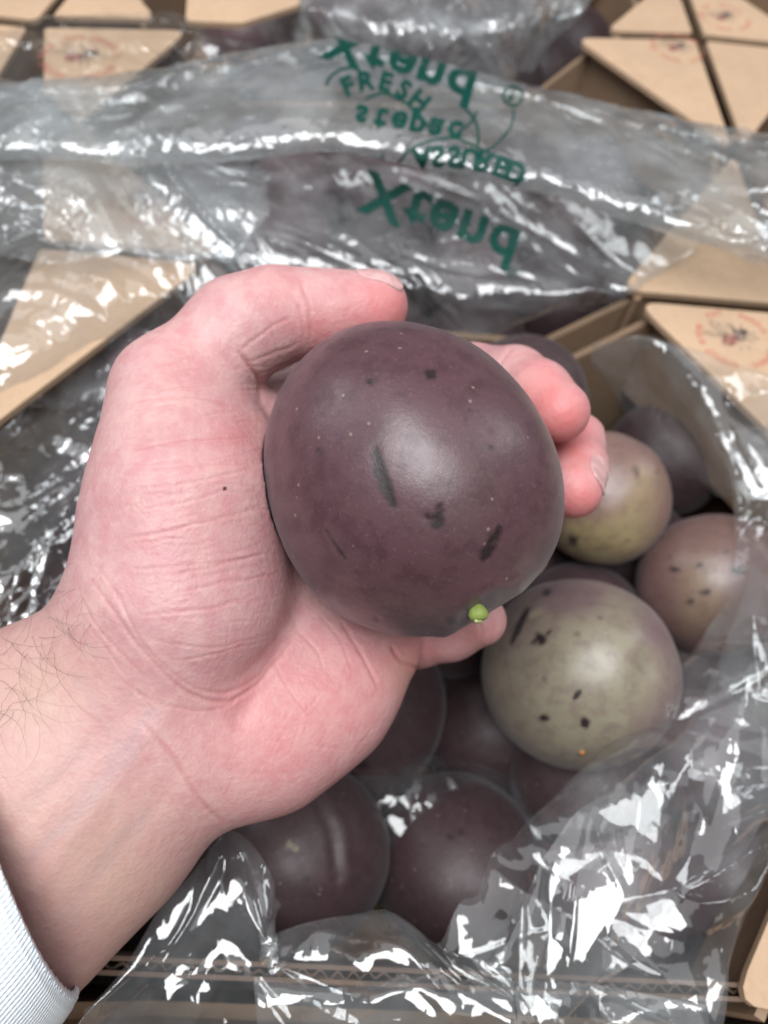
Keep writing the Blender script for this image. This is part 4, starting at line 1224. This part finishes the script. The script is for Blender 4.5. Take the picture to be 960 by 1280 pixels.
BA = bag('clear crinkled bag lining the open tray, green lettering on its rolled back mouth', 480, 640)
film('side_film', BA, FILM, [
    [(905, 540, -.008), (917, 650, -.012), (908, 742, -.012), (828, 850, -.007), (716, 975, -.005), (640, 1040, .002), (588, 1110, .006), (540, 1190, .008)],
    [(960, 525, .002), (985, 650, .000), (975, 770, .000), (890, 895, .002), (790, 1025, .008), (715, 1100, .011), (665, 1170, .012), (610, 1235, .010)],
    [(1040, 520, .006), (1060, 650, .004), (1040, 800, .004), (970, 940, .004), (900, 1070, .006), (845, 1165, .007), (790, 1240, .006), (700, 1300, .005)],
    [(1130, 520, .0), (1130, 670, .0), (1110, 840, -.002), (1030, 985, -.004), (965, 1090, .001), (920, 1190, .002), (900, 1290, .002), (780, 1370, .0)]],
    seed=21, levels=((70, 1.2, .05), (30, .8, .05), (9, .25, .05)), dirn=0.75, spread=.5, fac=((40, .19, 1.6), (14, .06, 1.6)), pleats=(46, .8, 2.4, .42))
film('front_film', BA, FILM, [
    [(95, 1268, .012), (160, 1190, .012), (222, 1105, .012), (285, 1032, .010), (348, 1102, .006), (336, 1162, .006), (428, 1160, .006), (490, 1132, .008), (560, 1180, .010), (640, 1215, .010)],
    [(80, 1300, .012), (150, 1240, .013), (220, 1175, .014), (280, 1120, .014), (330, 1165, .012), (345, 1205, .010), (430, 1210, .010), (500, 1200, .012), (570, 1225, .012), (650, 1255, .010)],
    [(60, 1340, .006), (140, 1310, .006), (220, 1270, .008), (290, 1240, .008), (345, 1245, .006), (380, 1255, .006), (440, 1260, .006), (510, 1265, .006), (580, 1275, .006), (660, 1295, .004)],
    [(50, 1400, .0), (130, 1380, .0), (220, 1350, .0), (300, 1340, .0), (350, 1340, .0), (400, 1340, .0), (450, 1340, .0), (520, 1345, .0), (590, 1350, .0), (670, 1360, .0)]],
    seed=34, levels=((60, 1.0, .05), (26, .8, .05), (8, .25, .05)), dirn=1.2, spread=.5, fac=((34, .17, 1.6), (12, .06, 1.6)), pleats=(40, .8, 2.4, .42))
film('upper_fold', BA, FILM_MILK, [
    [(-70, 105, .020), (50, 96, .024), (130, 110, .024), (210, 160, .022), (270, 200, .018), (340, 215, .014)],
    [(-70, 190, .018), (40, 190, .022), (110, 205, .022), (170, 235, .018), (240, 265, .012), (330, 280, .008)],
    [(-70, 330, .012), (20, 320, .014), (80, 325, .014), (135, 315, .012), (190, 320, .008), (290, 330, .002)]],
    seed=44, levels=((40, 1.0, .07), (16, .8, .06)), dirn=2.0, spread=.4, fac=((30, .17, 2.0), (11, .1, 1.8)), pleats=(24, .8, 2.4, .4))
film('front_film_fold', BA, FILM, [
    [(330, 1222, .013), (420, 1236, .012), (500, 1214, .013), (590, 1226, .013), (690, 1232, .012), (790, 1246, .012), (890, 1262, .012)],
    [(320, 1262, .013), (420, 1268, .011), (500, 1262, .012), (590, 1270, .012), (690, 1276, .011), (790, 1288, .010), (890, 1302, .010)],
    [(310, 1330, .006), (420, 1330, .004), (500, 1330, .004), (590, 1340, .004), (690, 1345, .004), (790, 1350, .003), (890, 1360, .003)]],
    seed=38, levels=((40, 1.0, .06), (16, .6, .05)), dirn=1.3, spread=.5, fac=((26, .17, 1.6), (9, .08, 1.6)), pleats=(24, .8, 2.2, .4))
film('flap_film', BA, FILM_HAZE, [
    [(-70, 150, .012), (50, 130, .016), (140, 150, .016), (215, 200, .012), (280, 240, .01), (340, 300, .008)],
    [(-70, 300, .010), (40, 290, .012), (120, 310, .012), (200, 345, .008), (260, 372, -.002), (345, 390, -.014)],
    [(-70, 430, .010), (20, 435, .008), (90, 425, .004), (170, 415, -.008), (230, 425, -.016), (335, 440, -.024)],
    [(-70, 520, .002), (10, 515, -.008), (60, 510, -.014), (120, 505, -.018), (180, 510, -.022), (260, 520, -.026)]],
    seed=47, levels=((50, 1.6, .06), (20, 1.0, .05)), dirn=2.2, spread=.35, fac=((26, .13, 2.4), (9, .07, 2.2)), pleats=(26, .8, 2.2, .4))
film('left_film', BA, FILM_FOIL, [
    [(-70, 470, .002), (0, 480, -.002), (50, 470, -.010), (100, 440, -.012), (180, 400, -.012), (280, 390, -.020)],
    [(-70, 560, .0), (10, 560, -.008), (60, 560, -.014), (120, 560, -.018), (180, 560, -.022), (260, 560, -.026)],
    [(-70, 700, -.003), (0, 700, -.006), (55, 695, -.01), (110, 690, -.012), (170, 690, -.018), (250, 690, -.022)],
    [(-70, 880, .0), (0, 850, -.004), (60, 825, -.008), (120, 800, -.012), (180, 785, -.018), (260, 780, -.02)]],
    seed=48, levels=((40, 1.2, .08), (18, 1.2, .08), (7, .6, .07)), dirn=2.2, spread=.5, fac=((22, .17, 2.2), (9, .14, 2.0)))
film('side_film_fold', BA, FILM, [
    [(945, 700, .006), (880, 860, .008), (800, 960, .012), (735, 1010, .016), (690, 1060, .018), (655, 1120, .018), (600, 1210, .016)],
    [(990, 780, .010), (930, 900, .014), (850, 1000, .016), (790, 1060, .018), (740, 1110, .018), (700, 1170, .018), (640, 1250, .015)],
    [(1040, 900, .006), (985, 990, .008), (915, 1080, .012), (850, 1140, .014), (795, 1190, .014), (740, 1240, .012), (690, 1300, .010)]],
    seed=29, levels=((60, 1.2, .06), (20, .5, .05)), dirn=.9, spread=.5, fac=((34, .2, 1.7), (12, .06, 1.6)), pleats=(30, .8, 2.2, .42))
film('back_film', BA, FILM_HAZE, [
    [(170, 165, .012), (320, 185, .014), (450, 195, .016), (560, 212, .018), (680, 232, .016), (800, 268, .012), (880, 300, .008)],
    [(190, 240, .008), (320, 260, .006), (450, 268, .006), (560, 285, .006), (680, 302, .005), (770, 330, .003), (815, 348, .003)],
    [(225, 310, .003), (330, 335, .0), (450, 350, -.004), (560, 370, -.006), (650, 368, -.004), (730, 366, .001), (790, 368, .002)],
    [(250, 352, -.012), (340, 400, -.03), (450, 430, -.04), (560, 440, -.04), (640, 412, -.028), (690, 390, -.018), (760, 392, -.012)]],
    seed=52, levels=((60, 1.2, .045), (26, 1.0, .04)), dirn=1.1, spread=.3, fac=((22, .08, 2.6), (10, .05, 2.4)), pleats=(40, 1.0, 3.0, .4))
film('rolled_mouth', BA, FILM_MILK, tube=([(-90, 165, 45, .020, .007), (40, 150, 48, .024, .009), (160, 150, 56, .026, .010), (290, 135, 66, .030, .012), (420, 120, 70, .032, .013), (560, 150, 66, .032, .013), (700, 182, 64, .031, .013), (850, 222, 72, .029, .013), (1030, 262, 82, .026, .012)], 16),
    seed=63, levels=((40, .8, .04), (14, 1.0, .05), (6, .7, .05)), dirn=1.2, spread=.6, fac=((18, .07, 1.6), (7, .09, 1.5)), gain=lambda x, y: np.clip(.5 + .6 * np.clip((x - 600) / 120, 0, 1) + .8 * np.clip((380 - x) / 120, 0, 1), .3, 1.15))
film('hanging_film', BA, FILM, [
    [(735, 425, -.012), (800, 418, .003), (880, 440, .007), (1000, 480, .008)],
    [(765, 500, -.03), (830, 500, -.012), (900, 520, .004), (1000, 560, .006)],
    [(860, 600, -.035), (885, 610, -.022), (930, 625, -.006), (1000, 640, .0)]], seed=75, levels=((50, .8, .05),), dirn=.6, fac=((26, .05, 2.5),))
film('liner_film', BA, FILM_THIN, [
    [(400, 930, -.075), (470, 945, -.072), (540, 935, -.07), (610, 960, -.075), (680, 980, -.075)],
    [(410, 990, -.07), (470, 1000, -.065), (540, 1000, -.062), (600, 1010, -.068), (690, 1030, -.072)],
    [(420, 1080, -.075), (480, 1080, -.07), (540, 1070, -.07), (610, 1080, -.075), (690, 1090, -.078)]], seed=86, levels=((30, 1.0, .08),), fac=((18, .15, 1.5), (8, .1, 1.3)))
BB = bag('thin clear film ruffled over the printed flap at the upper left', 150, 80)
film('film_sheet', BB, FILM_THIN, [
    [(-60, 62, .004), (0, 42, .008), (55, 22, .012), (160, 14, .014), (200, 15, .014), (260, 35, .010), (340, 62, .006)],
    [(-60, 110, .006), (20, 88, .01), (90, 66, .012), (170, 58, .014), (220, 70, .012), (280, 90, .008), (340, 110, .006)],
    [(-60, 180, .008), (20, 160, .008), (90, 140, .006), (160, 130, .006), (210, 140, .006), (270, 150, .006), (340, 160, .006)]], seed=91, levels=((45, 1.0, .06), (16, .6, .06)), dirn=.7, fac=((26, .12, 1.8), (9, .08, 1.5)))
BC = bag('crumpled bluish clear bag bunched up in the tray at the top', 540, 20)
film('film_sheet', BC, FILM_BLUE, [
    [(300, -70, -.01), (450, -80, .01), (560, -80, .01), (680, -70, 0), (780, -60, -.01)],
    [(300, -10, -.015), (410, -5, .018), (540, 0, .022), (650, 0, .012), (735, 10, -.01)],
    [(320, 40, -.03), (430, 40, .012), (540, 45, .018), (640, 45, .006), (700, 42, -.03)],
    [(350, 90, -.05), (440, 95, -.012), (550, 110, -.012), (630, 100, -.02), (665, 85, -.05)]], seed=102, levels=((30, 1.0, .1), (10, .8, .08)), fac=((20, .2, 1.4), (9, .18, 1.3)))

# ------------------------------------------------------------------ green print on the film
def text_mesh(body, bold):
    cu = bpy.data.curves.new('lettering', 'FONT'); cu.body = body; cu.size = 1.0; cu.offset = bold; cu.resolution_u = 3; cu.fill_mode = 'FRONT'; cu.space_character = 1.0 + bold * 2.2
    o = bpy.data.objects.new('lettering', cu); COL.objects.link(o)
    me = bpy.data.meshes.new_from_object(o.evaluated_get(bpy.context.evaluated_depsgraph_get()))
    bpy.data.objects.remove(o); bpy.data.curves.remove(cu)
    bm = bmesh.new(); bm.from_mesh(me); bpy.data.meshes.remove(me)
    bmesh.ops.triangulate(bm, faces=bm.faces[:])
    for _ in range(4):
        es = [e for e in bm.edges if e.calc_length() > .07]
        if not es: break
        bmesh.ops.subdivide_edges(bm, edges=es, cuts=1)
        bmesh.ops.triangulate(bm, faces=[f for f in bm.faces if len(f.verts) > 3])
    V = np.array([v.co[:2] for v in bm.verts]); Fc = [tuple(v.index for v in f.verts) for f in bm.faces]
    bm.free(); return V, Fc

class FilmMap:
    def __init__(s, key, rows=None):
        G, N = FILMS[key]
        if rows is not None: G, N = G[rows], N[rows]
        s.P = G.reshape(-1, 3); s.N = N.reshape(-1, 3)
        s.N = s.N * np.sign((s.N * (EYE - s.P)).sum(-1))[:, None]
        x, y, z = to_px(s.P); s.kd = kdtree.KDTree(len(x))
        for i in range(len(x)): s.kd.insert((x[i], y[i], 0), i)
        s.kd.balance()
    def at(s, px, py):
        r = s.kd.find_n((px, py, 0), 4)
        w = np.array([1 / (d + .05) for *_, d in r]); w /= w.sum(); i = [k for _, k, _ in r]
        return w @ s.P[i] + (w @ s.N[i]) * .0003, min(d for *_, d in r)
def put_print(name, fm, items, parent):
    VV, FF = [], []
    for V, Fc in items:
        k = len(VV); bad = set()
        for n_, (x, y) in enumerate(V):
            p, d = fm.at(x, y); VV.append(p)
            if d > 5: bad.add(n_)
        FF += [tuple(a + k for a in f) for f in Fc if not any(a in bad for a in f)]
    return mesh_obj(name, VV, FF, GREEN, parent, origin=np.array(parent['_org']))
def word(body, p0, dr, up, size, bold=.0, sx=1.0):
    V, Fc = text_mesh(body, bold); dr = np.array(dr); up = np.array(up)
    return np.array(p0) + V[:, :1] * size * sx * dr + V[:, 1:2] * size * up, Fc
def arc_word(body, path, size, flip, bold, lean=0.0):
    out = []; P = np.array(curve_pts(path, 12)); n = len(body)
    L = np.concatenate([[0], np.cumsum(np.linalg.norm(np.diff(P, axis=0), axis=1))])
    for i, ch in enumerate(body):
        q = L[-1] * (i + .5) / n; p = np.array([np.interp(q, L, P[:, 0]), np.interp(q, L, P[:, 1])]); p2 = np.array([np.interp(q + 2, L, P[:, 0]), np.interp(q + 2, L, P[:, 1])]); p1 = np.array([np.interp(q - 2, L, P[:, 0]), np.interp(q - 2, L, P[:, 1])])
        d = (p2 - p1) / np.linalg.norm(p2 - p1); u = np.array([d[1], -d[0]]) * (-1 if flip else 1)
        V, Fc = text_mesh(ch, bold); w = V[:, 0].max() + V[:, 0].min()
        out.append((p + (V[:, :1] - w / 2) * size * d + (V[:, 1:2] - .35) * size * u, Fc))
    return out
def stroke(pts, w):
    P = np.array(curve_pts(pts, 10)); D = np.gradient(P, axis=0); D /= np.linalg.norm(D, axis=1)[:, None] + 1e-9; Nn = np.stack([-D[:, 1], D[:, 0]], 1)
    V = np.concatenate([P + Nn * w / 2, P - Nn * w / 2]); n = len(P)
    return V, [(i, i + 1, n + i + 1, n + i) for i in range(n - 1)]
def circ(x, y, r, w):
    return stroke([(x + r * math.cos(a), y + r * math.sin(a)) for a in np.linspace(0, 2 * math.pi, 13)], w)
fb = FilmMap('back_film52')
items = [word('Xtend', (463, 214), (.925, .38), (-.30, .95), 74, .03, 1.04), circ(640, 341, 5, 1.4), word('R', (638, 338), (.925, .38), (-.3, .95), 8, .0)]
put_print('printed_word', fb, items, BA)
nrow = FILMS['rolled_mouth63'][0].shape[0]
fr_ = FilmMap('rolled_mouth63', slice(0, nrow // 2 + 1))
items = [word('Xtend', (412, 29), (.945, .33), (-.28, .96), 64, .03, 1.16), circ(641, 121, 12, 3), word('R', (636, 116), (.945, .33), (-.28, .96), 15, .02)]
items += arc_word('FRESH', [(424, 112), (452, 102), (480, 102), (508, 114), (534, 134)], 32, False, .045)
items += arc_word('stepac', [(440, 146), (490, 154), (530, 162), (580, 169)], 42, True, .035)
items += arc_word('ASSURED', [(518, 199), (547, 196), (580, 198), (617, 206), (654, 219)], 34, True, .05)
items += [stroke([(408, 107), (412, 98), (423, 89), (437, 85), (446, 86)], 3.5), stroke([(457, 124), (480, 117), (503, 127), (523, 143), (540, 164)], 3.5),
          stroke([(642, 137), (641, 150), (637, 162), (620, 181), (608, 189)], 2.5), stroke([(497, 203), (513, 188), (537, 177), (567, 173), (593, 183), (620, 197), (656, 222)], 3),
          stroke([(545, 215), (562, 226), (580, 233), (613, 238), (640, 233), (656, 222)], 3), stroke([(575, 130), (590, 146), (597, 162), (597, 186)], 3.5), stroke([(596, 140), (588, 154), (570, 168)], 3), stroke([(478, 190), (480, 205), (484, 210)], 2)]
put_print('printed_emblem', fr_, items, BA)
